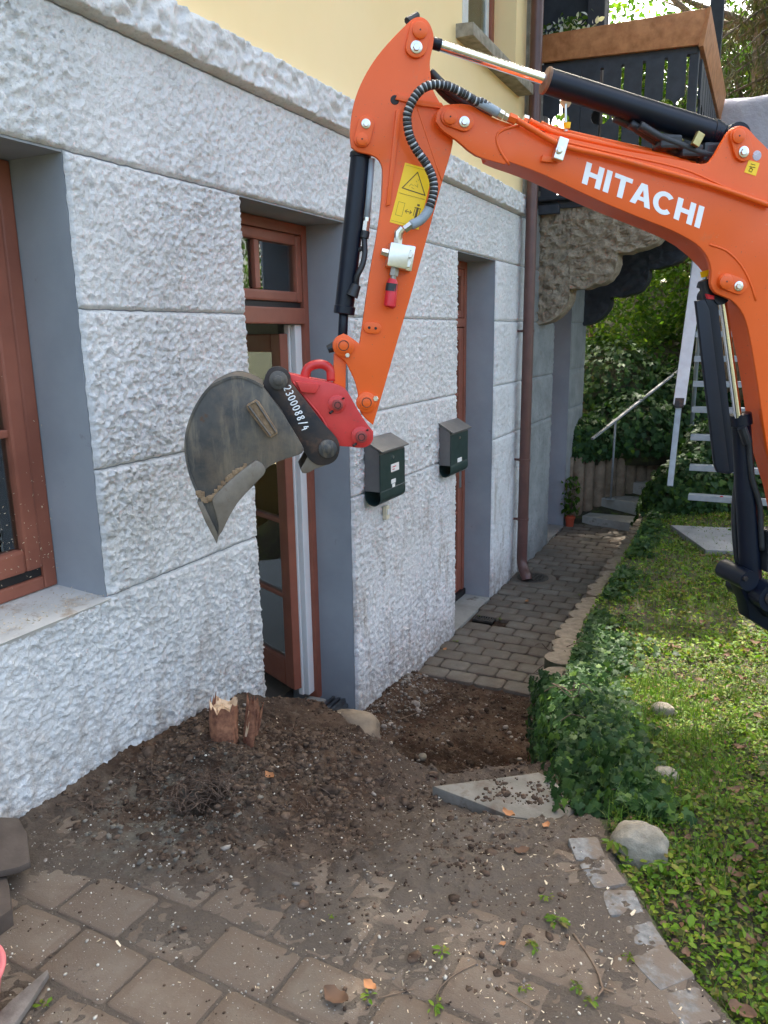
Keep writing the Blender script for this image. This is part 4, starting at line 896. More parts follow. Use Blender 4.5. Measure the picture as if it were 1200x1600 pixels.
mesh('bucket_shell', V, F, M_bucket, bk, autos=35)
epl('back_plate', [c5(*p) for p in [(700, 238), (708, 262), (1030, 775), (1038, 768), (860, 445)]], BN+.013, BF-.013, M_bucket, bk, 0)
epl('cutting_edge', [c5(*p) for p in [(148, 1200), (190, 1192), (262, 1340), (330, 1480), (314, 1545), (220, 1368)]], BN-.008, BF+.008, M_bucketedge, bk, .001)
epl('side_cutter', smoothp([c5(*p) for p in [(290, 1150), (420, 1020), (560, 905), (640, 850), (690, 875), (722, 925), (705, 970), (640, 1035), (560, 1115), (480, 1215), (410, 1335), (360, 1440), (322, 1490), (328, 1390), (298, 1270), (278, 1200)]], 2), BN-.012, BN-.001, M_bucketedge, bk, .003)
g = G()
for k in range(70):
    t = k/69; P = np.array([(165, 1120), (215, 1175), (290, 1150), (380, 1035), (470, 955), (560, 900)]); i = min(4, int(t*5)); f = t*5-i; p = P[i]*(1-f)+P[i+1]*f+rng.normal(0, 9, 2)
    c = EP(*c5(*p), BN-.003); s = rng.uniform(.003, .009); g.obox(c, EU, EZ, EN, s, s*.8, s*.5, s*.3)
g.build('mud_cake', M_mud, bk, smooth=True)
epl('cast_block', [c5(*p) for p in [(558, 400), (575, 378), (640, 345), (668, 362), (815, 600), (820, 628), (768, 662), (735, 650), (570, 432)]], BN-.016, BN+.001, M_mud, bk, .004)
g = G()
fr = smoothp([c5(*p) for p in [(575, 395), (640, 362), (805, 615), (760, 645)]], 1); g.ring([EP(*p, BN-.0175) for p in fr], .0035, 6, closed=True); g.build('cast_rim', M_bucket, bk)
ear = [c4(*p) for p in [(390, 668), (402, 628), (415, 598), (440, 580), (475, 578), (505, 595), (522, 622), (530, 655), (600, 745), (665, 830), (715, 885), (745, 925), (752, 968), (738, 1012), (700, 1038), (650, 1040), (612, 1015), (592, 985), (575, 960), (480, 790)]]
e1 = epl('ear_plate', smoothp(ear, 3), -.040, -.022, M_lug, bk, .003)
epl('ear_plate', smoothp(ear, 3), .112, .130, M_lug, bk, .003)
for (x, y) in ((465, 643), (697, 965)):
    p = c4(x, y); g = G(); disc(g, *p, 14.5, -.052, -.039); disc(g, *p, 8, -.060, -.050, 8); g.ring([EP(*p, -.039), EP(*p, -.039)+EN*.19], .014, 16); g.build('ear_pin', M_bucket, bk, autos=40)
# painted fleet number on the ear
DG = {'2': [(0, .8), (.25, 1), (.7, .95), (.85, .7), (.6, .4), (.05, .02), (.5, .05), (.95, .0)], '3': [(.05, .95), (.6, 1), (.85, .78), (.6, .55), (.3, .52), (.65, .5), (.9, .25), (.55, 0), (.05, .08)],
      '0': [(.5, 1), (.12, .8), (.08, .3), (.4, 0), (.85, .2), (.9, .75), (.5, 1)], '8': [(.6, 1), (.2, .85), (.3, .6), (.75, .4), (.75, .1), (.4, 0), (.15, .2), (.3, .45), (.8, .7), (.85, .93), (.6, 1)],
      '/': [(.95, 1.15), (.1, -.15)], '4': [(.6, 1), (.1, .4), (1, .4)]}
g = G(); s0 = np.array([448, 604.]); dd = np.array([3.45, 7.75]); up_ = np.array([.90, -.42])*11.5; ad = np.array([.41, .91])*5.6
for i, ch in enumerate('2300088/4'):
    o_ = s0+dd*i*1.0
    def put(pl): g.ring([EP(*(o_+ad*u-up_*.5+up_*v), -.0405) for u, v in smoothp(pl, 3, closed=False, ang=100)], .0019, 6)
    put(DG[ch])
    if ch == '4': put([(.75, .75), (.7, -.1)])
g.build('fleet_number', M_whitept, e1, smooth=True)
# ---- boom
BO, BT = -.030, .170
bt = [(681, 190), (683, 176), (690, 167), (700, 163), (733, 163), (757, 177), (790, 191), (827, 200), (877, 213), (967, 233), (1040, 246), (1097, 256), (1113, 247), (1125, 228), (1137, 208), (1146, 199), (1156, 196), (1168, 200), (1183, 216), (1200, 233), (1235, 275), (1275, 335), (1305, 420), (1318, 540), (1312, 700), (1300, 840), (1285, 895), (1262, 908), (1240, 892), (1228, 840), (1215, 770), (1200, 705), (1184, 597), (1172, 527), (1162, 492), (1146, 471), (1130, 463), (1118, 457), (1111, 444), (1112, 424), (1106, 402), (1088, 381), (1050, 360), (1000, 340), (933, 312), (850, 273), (794, 252), (789, 257), (744, 243), (714, 219), (692, 204)]
Pb = smoothp(bt, 3, ang=42)
boom = epl('boom', Pb, BO, BO+.016, M_orange, exc, .003)
epl('boom_far_plate', Pb, BO+BT-.016, BO+BT, M_orange, exc, .003)
cb = [(757, 183), (790, 196), (877, 218), (967, 237), (1040, 251), (1097, 261), (1150, 258), (1200, 270), (1235, 305), (1268, 360), (1290, 440), (1300, 540), (1295, 700), (1280, 840), (1245, 840), (1232, 770), (1212, 700), (1197, 597), (1184, 527), (1172, 480), (1150, 440), (1128, 410), (1092, 377), (1050, 355), (1000, 335), (933, 307), (850, 268), (794, 248), (775, 240)]
epl('boom_box', smoothp(cb, 2), BO+.0165, BO+BT-.0165, M_orange, exc, 0)
pinpad((704, 182), (726, 190), 15, BO); pinpad((1156, 212), (1163, 237), 15, BO, rb=8.5)
pinpad((1136, 440), (1155, 447), 13, BO, rpin=11, rb=7.5)
g = G(); disc(g, 1183, 243, 7.5, BO-.0012, BO+.002, 20); g.build('hole', M_cloth, boom)
bead([(796, 258), (781, 235), (776, 214), (786, 203), (812, 196)], .004, BO, parent=boom)
bead([(883, 222), (967, 241), (1060, 262), (1110, 282), (1160, 305), (1205, 322)], .0035, BO+.001, parent=boom)
bead([(1108, 382), (1135, 392), (1158, 415), (1172, 442), (1181, 470)], .0035, BO, parent=boom)
def pipe(P, off, r, name='hydraulic_pipe', mat=M_orange, parent=exc, offs=None):
    Q = [EP(p[0], p[1], (offs[i] if offs else off)) for i, p in enumerate(P)]
    g = G(); g.ring(spline(Q, 5), r, 12); return g.build(name, mat, parent, smooth=True)
pipe([(805, 186), (835, 204), (863, 220), (890, 231), (960, 247), (1067, 277), (1130, 296), (1205, 322)], BO-.014, .0085)
pipe([(828, 189), (850, 200), (873, 209), (960, 229), (1030, 243), (1085, 257)], BO+.07, .0085)
pipe([(845, 193), (870, 203), (960, 224), (1030, 239), (1080, 252)], BO+.11, .0085)
def hexnut(a, b, off, r, name='hose_fitting', mat=M_steel): g = G(); g.ring([EP(*a, off), EP(*b, off)], r, 6); return g.build(name, mat, exc, autos=20)
hexnut((779, 177), (786, 181), BO-.014, .0125); hexnut((788, 182), (793, 184.5), BO-.014, .0105); hexnut((795, 183), (806, 188), BO-.014, .013, mat=M_orange)
hexnut((818, 185), (825, 187), BO+.07, .011)
q0, q1 = EP(871, 247, BO-.02), EP(879, 220, BO-.02); g = G(); ax = (q1-q0)/np.linalg.norm(q1-q0); sx = np.cross(EN, ax)
g.obox((q0+q1)/2, ax, sx, EN, .031, .015, .012, .003); cl = g.build('pipe_bracket', M_steel, exc); g = G(); disc(g, 874.5, 234, 6, BO-.036, BO-.031, 16); hexh(g, 874.5, 234, 4, BO-.040, BO-.034); g.build('bolt', M_steel, cl, autos=40)
epl('bracket_foot', [(848, 242), (868, 246), (864, 254), (846, 252)], BO-.012, BO+.001, M_orange, boom, .003)
g = G(); g.ring([EP(884, 163, .06), EP(884, 190, .06), EP(884, 205, .06)], [.004, .004, .006], 8); g.ring([EP(884, 160, .06), EP(885, 158, .075)], .016, 14); g.build('marker_rod', M_steel, exc); g = G(); g.ring([EP(886, 192, .055), EP(886, 201, .055)], [.012, .009], 10); g.build('marker_cap', M_yellowst, exc)
# arm cylinder over the boom
ac = cyl('arm_cylinder', (853, 126), (1122, 211), .055, 19, 19, M_black, exc, 32)
cyl('gland', (850.5, 125), (856, 127), .055, 20.2, 20.2, pbr('rusty_gland', (.14, .07, .04), (.22, .13, .08), 40, .7), ac)
cyl('cylinder_collar', (1108, 206.5), (1116, 209), .055, 20.4, 20.4, M_black, ac)
cyl('rod', (688, 71), (853, 125), .055, 8.3, 8.3, M_chrome, ac, 28, False); cyl('rod_eye', (676, 67), (689, 71), .055, 9, 9, M_black, ac)
g = G(); g.ring([EP(1122, 211, .055), EP(1140, 213, .055)], [.035, .028], 20); g.ring([EP(1155, 212, .01), EP(1155, 212, .01)+EN*.09], .04, 20); g.build('cylinder_eye', M_black, ac, autos=40)
hz = [[(1000, 196), (1030, 214), (1060, 226), (1090, 238), (1120, 246)], [(985, 193), (1012, 212), (1045, 232), (1085, 247), (1112, 251)], [(960, 184), (1000, 203), (1030, 219), (1066, 233), (1098, 243)]]
for k, P in enumerate(hz): pipe(P, .02+.03*k, .013, 'hose', M_rubber, ac)
g = G(); g.obox(EP(1042, 224, .04), EU, EZ, EN, .035, .020, .03, .008); g.obox(EP(1075, 238, .04), EU, EZ, EN, .035, .018, .03, .008); g.obox(EP(1106, 240, .04), EU, EZ, EN, .03, .028, .03, .01); g.build('valve_block', M_rubber, ac)
g = G(); a_, b_ = EP(1086, 226, -.0), EP(1094, 210, -.0); ax = (b_-a_)/np.linalg.norm(b_-a_); g.obox((a_+b_)/2, ax, np.cross(EN, ax), EN, .020, .012, .008, .002); g.build('brass_fitting', pbr('brass', (.42, .34, .14), (.5, .42, .2), 30, .45, metal=.8), ac)
# spiral-guarded hose looping in front of the arm
HP = [(762, 166), (750, 159), (743, 158), (723, 146), (700, 135), (683, 132), (669, 134), (656, 142), (646, 155), (638, 172), (636, 187), (640, 212), (650, 233), (666, 256), (675, 275), (678, 292), (676, 308), (671, 324)]
HO = [BO-.014, BO-.016, BO-.018, BO-.03, BO-.04, BO-.045, BO-.045, -.07, -.065, -.06, -.055, -.05, -.045, -.045, -.045, -.045, -.045, -.045]
Q = spline([EP(p[0], p[1], o_) for p, o_ in zip(HP, HO)], 14)
g = G(); g.ring(Q[::3], .0108, 12); hs = g.build('hydraulic_hose', pbr('grey_hose', (.55, .58, .62), None, rough=.4, bumps=None), exc, smooth=True)
g = G(); L = 0; nxt = 0; prev = Q[0]
for i in range(1, len(Q)):
    L += np.linalg.norm(Q[i]-prev); prev = Q[i]
    if L >= nxt and i < len(Q)-1:
        d = Q[i+1]-Q[i-1]; d /= np.linalg.norm(d); g.ring([Q[i]-d*.0046, Q[i]-d*.0040, Q[i]+d*.0040, Q[i]+d*.0046], [.0105, .0128, .0128, .0105], 12, cap=False); nxt += .0118
g.build('spiral_guard', M_rubber, hs, smooth=True)
pipe([(745, 159), (762, 167), (779, 177)], BO-.014, .0135, 'hose_sleeve', M_sleeve)
pipe([(672, 320), (668, 331), (657, 344), (642, 352)], -.042, .0135, 'hose_sleeve', M_sleeve)
pipe([(672, 112), (690, 130), (710, 148), (735, 163), (770, 176)], BO+.09, .012, 'hydraulic_hose', M_rubber)
pipe([(672, 118), (688, 140), (708, 158), (740, 170)], BO+.12, .012, 'hydraulic_hose', M_rubber)
# shut-off valve with red cap
g = G(); g.ring([EP(643, 351, -.042), EP(632, 359, -.040)], .0115, 6); g.ring([EP(629, 357, -.04), EP(623, 364, -.038), EP(622, 375, -.036)], [.012, .0135, .0125], 10); g.ring([EP(622, 372, -.036), EP(621, 386, -.036)], .0135, 6); g.build('elbow_fitting', M_steel, exc, autos=30)
axv = EP(619, 420, -.03)-EP(625, 385, -.03); axv /= np.linalg.norm(axv); sv = np.cross(EN, axv)
g = G(); g.obox(EP(621, 401, -.028), axv, sv, EN, .034, .030, .024, .006); g.ring([EP(606, 396, -.03), EP(596, 393, -.03)], [.012, .010], 6); vo = g.build('valve_block', M_steel, exc, autos=30)
g = G(); g.obox(EP(638, 404, -.012), axv, sv, EN, .036, .014, .014, .004); hexh(g, 640, 397, 6.5, -.036, -.02); hexh(g, 637, 412, 6.5, -.036, -.02); g.build('bolt_plate', M_steel, exc, autos=30)
g = G(); g.ring([EP(617, 418, -.028), EP(615, 431, -.028)], .0135, 6); g.ring([EP(615, 431, -.028), EP(614, 437, -.028)], .009, 10); g.build('nipple', pbr('dull_steel', (.30, .28, .25), (.40, .38, .34), 30, .45, metal=.8), exc, autos=30)
g = G(); g.ring([EP(614, 436, -.028), EP(613, 441, -.028), EP(609, 478, -.026), EP(608, 481, -.026)], [.012, .0165, .0185, .012], 16); cpn = g.build('red_cap', M_redcap, exc, autos=40)
g = G(); g.ring([EP(612.5, 443, -.028), EP(611, 455, -.0275)], [.0172, .0176], 16, cap=False); g.build('cap_band', M_rubber, cpn, smooth=True)
# stickers
st = epl('warning_sticker', [(633, 254), (677, 266), (654, 359), (609, 347)], -.0012, 0, M_yellowst, exc, 0)
def SQ(u, v):   # sticker coordinates: u right 0..1, v down 0..1
    a = np.array([633, 254.])*(1-u)*(1-v)+np.array([677, 266.])*u*(1-v)+np.array([654, 359.])*u*v+np.array([609, 347.])*(1-u)*v; return a
def stroke(g, P, w, closed=False, off=-.0013):
    Q = [EP(*SQ(*p), off) for p in P]
    if closed: Q.append(Q[0])
    for a, b in zip(Q[:-1], Q[1:]):
        d = (b-a)/np.linalg.norm(b-a); s = np.cross(d, EN)*w/2; e = d*w*.45
        n0 = len(g.V); off_ = -EN*(.0001*(n0 % 7)); g.add([a-e+s+off_, b+e+s+off_, b+e-s+off_, a-e-s+off_], [(0, 1, 2, 3)])
g = G(); stroke(g, [(.50, .10), (.93, .43), (.12, .41)], .0028, True); stroke(g, [(.06, .50), (.95, .50)], .0009); stroke(g, [(.04, .035), (.96, .035)], .0006); stroke(g, [(.04, .965), (.96, .965)], .0006)
stroke(g, [(.12, .64), (.34, .64), (.34, .86), (.12, .86)], .0009, True)
stroke(g, [(.42, .76), (.62, .76)], .0018); stroke(g, [(.47, .73), (.41, .76), (.47, .79)], .0016); stroke(g, [(.57, .73), (.63, .76), (.57, .79)], .0016)
stroke(g, [(.80, .67), (.80, .84)], .0065); stroke(g, [(.70, .665), (.90, .665)], .0022); stroke(g, [(.715, .67), (.705, .80)], .0016); stroke(g, [(.885, .67), (.895, .80)], .0016); stroke(g, [(.765, .84), (.755, .94)], .0022); stroke(g, [(.835, .84), (.845, .94)], .0022); stroke(g, [(.785, .615), (.815, .615)], .0055)
for a, b in (((.52, .24), (.56, .26)), ((.38, .31), (.48, .33)), ((.50, .31), (.60, .33)), ((.42, .36), (.52, .38)), ((.60, .28), (.62, .34)), ((.56, .20), (.60, .23)), ((.34, .35), (.38, .31))): stroke(g, [a, b], .0008)
g.build('sticker_print', M_print, st)
s2 = epl('small_sticker', [(1170, 250), (1187, 255), (1181, 275), (1163, 269)], BO-.0012, BO, M_yellowst, exc, 0)
g = G(); g.ring([EP(x, y, BO-.0014) for x, y in ((1173, 262), (1176, 265), (1174, 269), (1170, 267), (1173, 262))], .0012, 5); g.ring([EP(1171, 260, BO-.0014), EP(1180, 262, BO-.0014)], .0010, 5); g.ring([EP(1173, 256, BO-.0014), EP(1180, 258, BO-.0014)], .0009, 5); g.build('sticker_print', M_print, s2)
# lettering HITACHI on the boom
def letters():
    o = []; x = 0
    R4 = lambda a, b, c, d: [(a, c), (b, c), (b, d), (a, d)]
    s = .23
    for ch in 'HITACHI':
        if ch == 'H': o += [R4(x, x+s, 0, 1), R4(x+.55, x+.55+s, 0, 1), R4(x+s, x+.55, .40, .61)]; w = .78
        elif ch == 'I': o += [R4(x, x+s, 0, 1)]; w = s
        elif ch == 'T': o += [R4(x, x+.76, .80, 1), R4(x+.265, x+.495, 0, .80)]; w = .76
        elif ch == 'A': o += [[(x, 0), (x+.245, 0), (x+.44, .72), (x+.44, 1), (x+.31, 1)], [(x+.88, 0), (x+.57, 1), (x+.44, 1), (x+.44, .72), (x+.635, 0)], [(x+.305, .22), (x+.575, .22), (x+.526, .40), (x+.354, .40)]]; w = .88
        elif ch == 'C':
            A = np.linspace(R(42), R(318), 20); cx, cy = x+.44, .5
            ou = [(cx+.46*math.cos(a), cy+.52*math.sin(a)) for a in A]; inn = [(cx+.235*math.cos(a), cy+.31*math.sin(a)) for a in A]
            o += [[ou[i], ou[i+1], inn[i+1], inn[i]] for i in range(19)]; w = .84
        x += w+(.06 if ch in 'TA' else .12)
    return o, x-.12
LP, LW_ = letters(); b0 = np.array([909, 286.]); bx = np.array([176+8, 68+3.])/LW_; by = np.array([8., -33.5])
V = []; F = []
for P in LP:
    n = len(V); k = len(P)
    A = [EP(*(b0+bx*p[0]+by*p[1]), BO-.0012) for p in P]; V += A+[a+EN*.0013 for a in A]
    F.append(tuple(range(n, n+k))); F += [(n+i, n+(i+1) % k, n+k+(i+1) % k, n+k+i) for i in range(k)]
mesh('brand_lettering', V, F, M_whitept, boom)
# boom cylinder and guards
gd = epl('cylinder_guard', [(1088, 470), (1102, 468), (1109, 484), (1140, 735), (1136, 741), (1122, 738), (1118, 728)], -.012, .004, M_black, exc, .004)
epl('cylinder_guard', [(1102, 466), (1119, 466), (1123, 480), (1145, 690), (1147, 738), (1138, 741), (1108, 484)], .004, .018, M_black, exc, .004)
bcy = cyl('boom_cylinder', (1157, 650), (1173, 902), .050, 14, 16.5, M_black, exc, 28)
cyl('gland', (1156.3, 646), (1158, 664), .050, 16.5, 17, M_black, bcy)
cyl('rod', (1128, 462), (1153, 652), .035, 6, 6, M_chrome, bcy, 20, False)
g = G(); g.ring([EP(1128, 462, .0), EP(1128, 462, .0)+EN*.10], .028, 18); g.build('rod_eye', M_black, bcy, autos=40)
pipe([(1160, 672), (1169, 686), (1172, 720), (1176, 752), (1187, 790), (1189, 830), (1191, 860)], .012, .0095, 'hose', M_rubber, bcy); pipe([(1152, 745), (1147, 800), (1150, 860), (1158, 905)], .085, .010, 'hose', M_rubber, bcy)
g = G(); g.ring([EP(1159, 668, .01), EP(1168, 692, .01)], .016, 10); g.build('hose_clamp', M_rubber, bcy); g = G(); g.obox(EP(1198, 858, .03), EU, EZ, EN, .02, .075, .04, .01); g.build('hose_cover', M_rubber, bcy)
g = G(); g.ring([EP(1099, 438, .02), EP(1103, 455, .02), EP(1106, 470, .02)], .017, 10); g.ring([EP(1096, 443, .03), EP(1094, 450, .03)], .012, 6); g.build('hose_fitting', M_rubber, exc)
epl('warning_tag', [(1094, 425), (1108, 421), (1106, 432), (1096, 434)], .03, .032, M_yellowst, exc, 0); epl('red_clip', [(1104, 459), (1116, 462), (1116, 468), (1106, 467)], -.001, .02, M_redcap, exc, 0)
# swing bracket and machine beyond the frame
FT = EP(1268, 890, .055)
def EW(u, n, z): return FT+EU*u+EN*n+EZ*z
def ebox(g, u0, u1, n0, n1, z0, z1, c=.01): g.obox(EW((u0+u1)/2, (n0+n1)/2, (z0+z1)/2), EU, EN, EZ, (u1-u0)/2, (n1-n0)/2, (z1-z0)/2, c)
g = G(); g.ring([EP(1171, 908, -.02), EP(1171, 908, -.02)+EN*.15], .036, 20); c_ = EP(1166, 918, .05); g.ring([EP(1162, 905, .03), EP(1200, 942, .03), EP(1230, 950, .03)], [.028, .05, .055], 20); g.ring([EP(1207, 935, -.05), EP(1207, 935, -.05)+EN*.2], .050, 24)
sb = g.build('swing_bracket', M_black, exc, autos=40)
epl('swing_bracket_web', [(1155, 915), (1195, 930), (1290, 870), (1330, 900), (1330, 990), (1230, 1005), (1172, 968), (1168, 945)], .02, .09, M_black, exc, .006)
g = G(); disc(g, 1207, 935, 12, -.056, -.049, 20); hexh(g, 1166, 905, 4, -.03, -.02); g.build('pin', M_lug, sb)
gz = float(hT(EW(.9, 0, 0)[0], EW(.9, 0, 0)[1], False))-FT[2]
g = G(); ebox(g, .18, .42, -.10, .10, -.12, .16, .03); g.build('king_post', M_black, exc)
for s in (-1, 1):
    P = []
    for k in range(24):
        a = 2*math.pi*k/24; P.append((1.02+.60*math.copysign(abs(math.cos(a))**.6, math.cos(a)), gz+.20+.20*math.copysign(abs(math.sin(a))**.8, math.sin(a))))
    A = [EW(u, s*.42-.11, z) for u, z in P]; tr = slab('track', A, [a+EN*.22 for a in A], M_rubber, exc, .01)
    for k in range(0, 24):
        (u0, z0), (u1, z1) = P[k], P[(k+1) % 24]; g = G(); c_ = EW((u0+u1)/2, s*.42, (z0+z1)/2); g.obox(c_, EN, EU, EZ, .115, .018, .014, .004); g.build('track_lug', M_rubber, tr)
g = G(); ebox(g, .62, 1.42, -.30, .30, gz+.12, gz+.36); g.build('undercarriage', M_black, exc)
g = G(); ebox(g, .42, 1.62, -.47, .47, gz+.42, gz+.62, .03); ebox(g, 1.02, 1.66, -.46, .46, gz+.62, gz+1.10, .05); g.build('upper_house', M_orange, exc)
g = G(); ebox(g, .80, 1.15, -.20, .20, gz+.63, gz+.86, .04); ebox(g, 1.12, 1.22, -.20, .20, gz+.86, gz+1.35, .04); g.build('seat', M_rubber, exc)
g = G()
for u in (.52, 1.55):
    for n in (-.43, .43): g.ring([EW(u, n, gz+.6), EW(u, n, gz+2.15)], .022, 10)
g.build('canopy_post', M_black, exc)
g = G(); ebox(g, .40, 1.66, -.48, .48, gz+2.15, gz+2.21, .02); g.build('canopy_roof', M_orange, exc)
# ------------------------------------------------------------------ log edging, retaining wall
def log(parent, x, y, z0, z1, r, mat=M_log, seed=0, name='log', lean=(0, 0)):
    rr = np.random.default_rng(seed); n = 18; zs = np.linspace(z0, z1-.004, 8); V = []; F = []
    ph = rr.uniform(0, 9)
    for k, z in enumerate(zs):
        for i in range(n):
            a = 2*math.pi*i/n; q = r*(1+.07*float(pn(math.cos(a)*1.5+ph, math.sin(a)*1.5+z*1.2, seed))+.03*float(pn(a*3, z*9, seed+3)))
            if k == 7: q *= .99
            V.append((x+q*math.cos(a)+lean[0]*(z-z0), y+q*math.sin(a)+lean[1]*(z-z0), z))
    for k in range(7):
        for i in range(n): F.append((k*n+i, k*n+(i+1) % n, (k+1)*n+(i+1) % n, (k+1)*n+i))
    mi = [0]*len(F); b = 7*n; L = len(V)
    for s, dz in ((.90, .003), (.5, .001)):
        for i in range(n):
            v = V[b+i]; cx, cy = x+lean[0]*(z1-z0), y+lean[1]*(z1-z0)
            V.append((cx+(v[0]-cx)*s, cy+(v[1]-cy)*s, z1-.004+dz+rr.normal(0, .0015)))
    V.append((x+lean[0]*(z1-z0), y+lean[1]*(z1-z0), z1-.003))
    for i in range(n):
        j = (i+1) % n; F += [(b+i, b+j, L+j, L+i), (L+i, L+j, L+n+j, L+n+i), (L+n+i, L+n+j, L+2*n)]; mi += [1, 1, 1]
    return mesh(name, V, F, None, parent, mats=[mat, M_logend], midx=mi, autos=50)
edge = thing('log_edging', 'row of upright round logs edging the lawn along the brick path', 'log edging', (1.1, 5, 0))
y = 3.30; i = 0
while y < 8.9:
    r = random.uniform(.075, .098) if y > 3.9 else .09
    x = float(LB(y))-.02+(.02 if y < 4.3 else 0)
    zt = float(np.interp(y, [3.3, 4.0, 4.5, 5.5, 7, 9], [.52, .56, .49, .41, .34, .31]))+random.uniform(-.015, .02)
    log(edge, x, y, -.12, zt, r, M_logmoss if y < 4.15 else M_log, 200+i)
    y += r*2+random.uniform(.0, .012); i += 1
rw = thing('log_retaining_wall', 'retaining wall of tall brown round logs beside the garden steps', 'retaining wall', (.3, 9.8, 0))
for i in range(13):
    t = i*.155; log(rw, -.05+t*.72, 9.58+t*.70, -.05, .83+t*.10+random.uniform(-.012, .012), random.uniform(.075, .088), M_log, 300+i)
# ------------------------------------------------------------------ leaves
IVY = np.array([(0, -.42), (.20, -.50), (.46, -.30), (.30, -.10), (.50, .14), (.22, .14), (.0, .56), (-.22, .14), (-.50, .14), (-.30, -.10), (-.46, -.30), (-.20, -.50)])
OVAL = np.array([(0, -.5), (.22, -.25), (.28, .05), (.15, .35), (0, .5), (-.15, .35), (-.28, .05), (-.22, -.25)])
DIAM = np.array([(0, -.5), (.30, .0), (0, .5), (-.30, .0)])
def scatter(name, P, Nn, S, shape, mat, fold=.12, parent=None, jit=.5, kind='stuff', up=None, seed=1, origin=None, label=None, cat=None):
    """one joined mesh of many leaves: centres P, facing Nn, sizes S"""
    r = np.random.default_rng(seed); P = np.asarray(P, float); n = len(P); Nn = np.asarray(Nn, float)+r.normal(0, jit, (n, 3))
    Nn /= np.linalg.norm(Nn, axis=1)[:, None]+1e-9
    a = np.asarray(up, float)+r.normal(0, .35, (n, 3)) if up is not None else r.normal(0, 1, (n, 3))
    a = a-Nn*np.sum(a*Nn, 1)[:, None]; a /= np.linalg.norm(a, axis=1)[:, None]+1e-9; b = np.cross(a, Nn)
    k = len(shape); C = np.vstack([shape, [(0, 0)]]); S = np.asarray(S, float).reshape(-1, 1, 1)
    h = (np.abs(C[:, 0])*fold*2-.08*np.abs(C[:, 1]))
    V = P[:, None, :]+S*(C[None, :, 0, None]*b[:, None, :]+C[None, :, 1, None]*a[:, None, :]+h[None, :, None]*Nn[:, None, :])
    base = (np.arange(n)*(k+1))[:, None, None]; f = np.array([(i, (i+1) % k, k) for i in range(k)])[None]
    F = (base+f).reshape(-1, 3)
    o = mesh(name, V.reshape(-1, 3), F, mat, parent, origin=origin)
    if kind and parent is None: o['kind'] = kind
    if kind and parent is not None: o['kind'] = kind
    if label: tag(o, label, cat)
    return o
def surfpts(n, x0, x1, y0, y1, seed, keep=None, dens=None):
    r = np.random.default_rng(seed); x = r.uniform(x0, x1, n); y = r.uniform(y0, y1, n)
    m = np.ones(n, bool)
    if keep is not None: m &= keep(x, y)
    if dens is not None: m &= r.random(n) < dens(x, y)
    x, y = x[m], y[m]; z = hT(x, y, False); return np.stack([x, y, z], 1)
UPV = np.array([0, 0, 1.])
def grow(P, lo, hi, seed): r = np.random.default_rng(seed); P = P.copy(); P[:, 2] += r.uniform(lo, hi, len(P)); return P
inl = lambda x, y: x > LB(y)+.03*(y > 2.3)+.005
patch = lambda x, y: .35+.75*sm(-.25, .45, fbm(x*2.2, y*2.2, 3, 61))
# low weeds and clover on the lawn, small near, sparser far off
P = surfpts(105000, 1.0, 3.3, 1.1, 4.6, 11, inl, lambda x, y: (patch(x, y)*.5+.18)*sm(4.8, 2.6, y)+.25)
scatter('lawn_weeds', grow(P, .002, .035, 1), np.tile(UPV, (len(P), 1)), rng.uniform(.010, .026, len(P)), OVAL, M_lawn, .15, jit=.42)
P = surfpts(34000, 1.0, 3.6, 4.4, 9.2, 12, inl, lambda x, y: patch(x, y)*.85)
scatter('lawn_weeds', grow(P, .0, .035, 2), np.tile(UPV, (len(P), 1)), rng.uniform(.020, .040, len(P)), OVAL, M_lawn, .15, jit=.42)
P = surfpts(9000, 3.4, 9, 2, 14, 13, inl)
scatter('lawn_weeds', grow(P, .0, .04, 3), np.tile(UPV, (len(P), 1)), rng.uniform(.04, .08, len(P)), DIAM, M_lawn, .15, jit=.42)
# clumps of bigger weed leaves
cl = surfpts(260, 1.6, 3.0, 1.2, 6.5, 14, inl); PP = []; r_ = np.random.default_rng(4)
for c in cl:
    k = r_.integers(8, 22); q = c+np.stack([r_.normal(0, .045, k), r_.normal(0, .045, k), r_.uniform(.01, .055, k)], 1); PP.append(q)
P = np.vstack(PP); scatter('lawn_weeds', P, np.tile(UPV, (len(P), 1)), rng.uniform(.018, .038, len(P)), OVAL, M_lawn, .2, jit=.5, seed=5)
def blades(name, P, L, w, mat, seed, parent=None):
    r = np.random.default_rng(seed); n = len(P); a = r.uniform(0, 6.283, n); ln = r.uniform(.6, 1.1, n)*L; be = r.uniform(.2, .9, n)*ln
    d = np.stack([np.cos(a), np.sin(a), 0*a], 1); s = np.stack([-np.sin(a), np.cos(a), 0*a], 1)*w
    V = np.stack([P-s, P+s, P+d*(be*.25)[:, None]+UPV*(ln*.55)[:, None]+s*.8, P+d*(be*.25)[:, None]+UPV*(ln*.55)[:, None]-s*.8, P+d*be[:, None]+UPV*(ln*.85)[:, None]], 1)
    b = (np.arange(n)*5)[:, None]; F4 = (b+np.array([[0, 1, 2, 2]])); 
    F = np.concatenate([b+np.array([[0, 1, 2]]), b+np.array([[0, 2, 3]]), b+np.array([[3, 2, 4]])], 0)
    o = mesh(name, V.reshape(-1, 3), F.astype(int), mat, parent); o['kind'] = 'stuff'; return o
P = surfpts(34000, 1.1, 3.4, 1.2, 5.5, 21, inl, lambda x, y: patch(x+5, y)*.6)
blades('lawn_grass', P, .055, .0016, M_grass, 6)
P = surfpts(9000, 1.45, 2.1, 2.1, 3.9, 22, inl, lambda x, y: .4*sm(.1, .3, fbm(x*4, y*4, 2, 9)+.3))
blades('lawn_grass', P, .10, .0016, M_grass, 7)
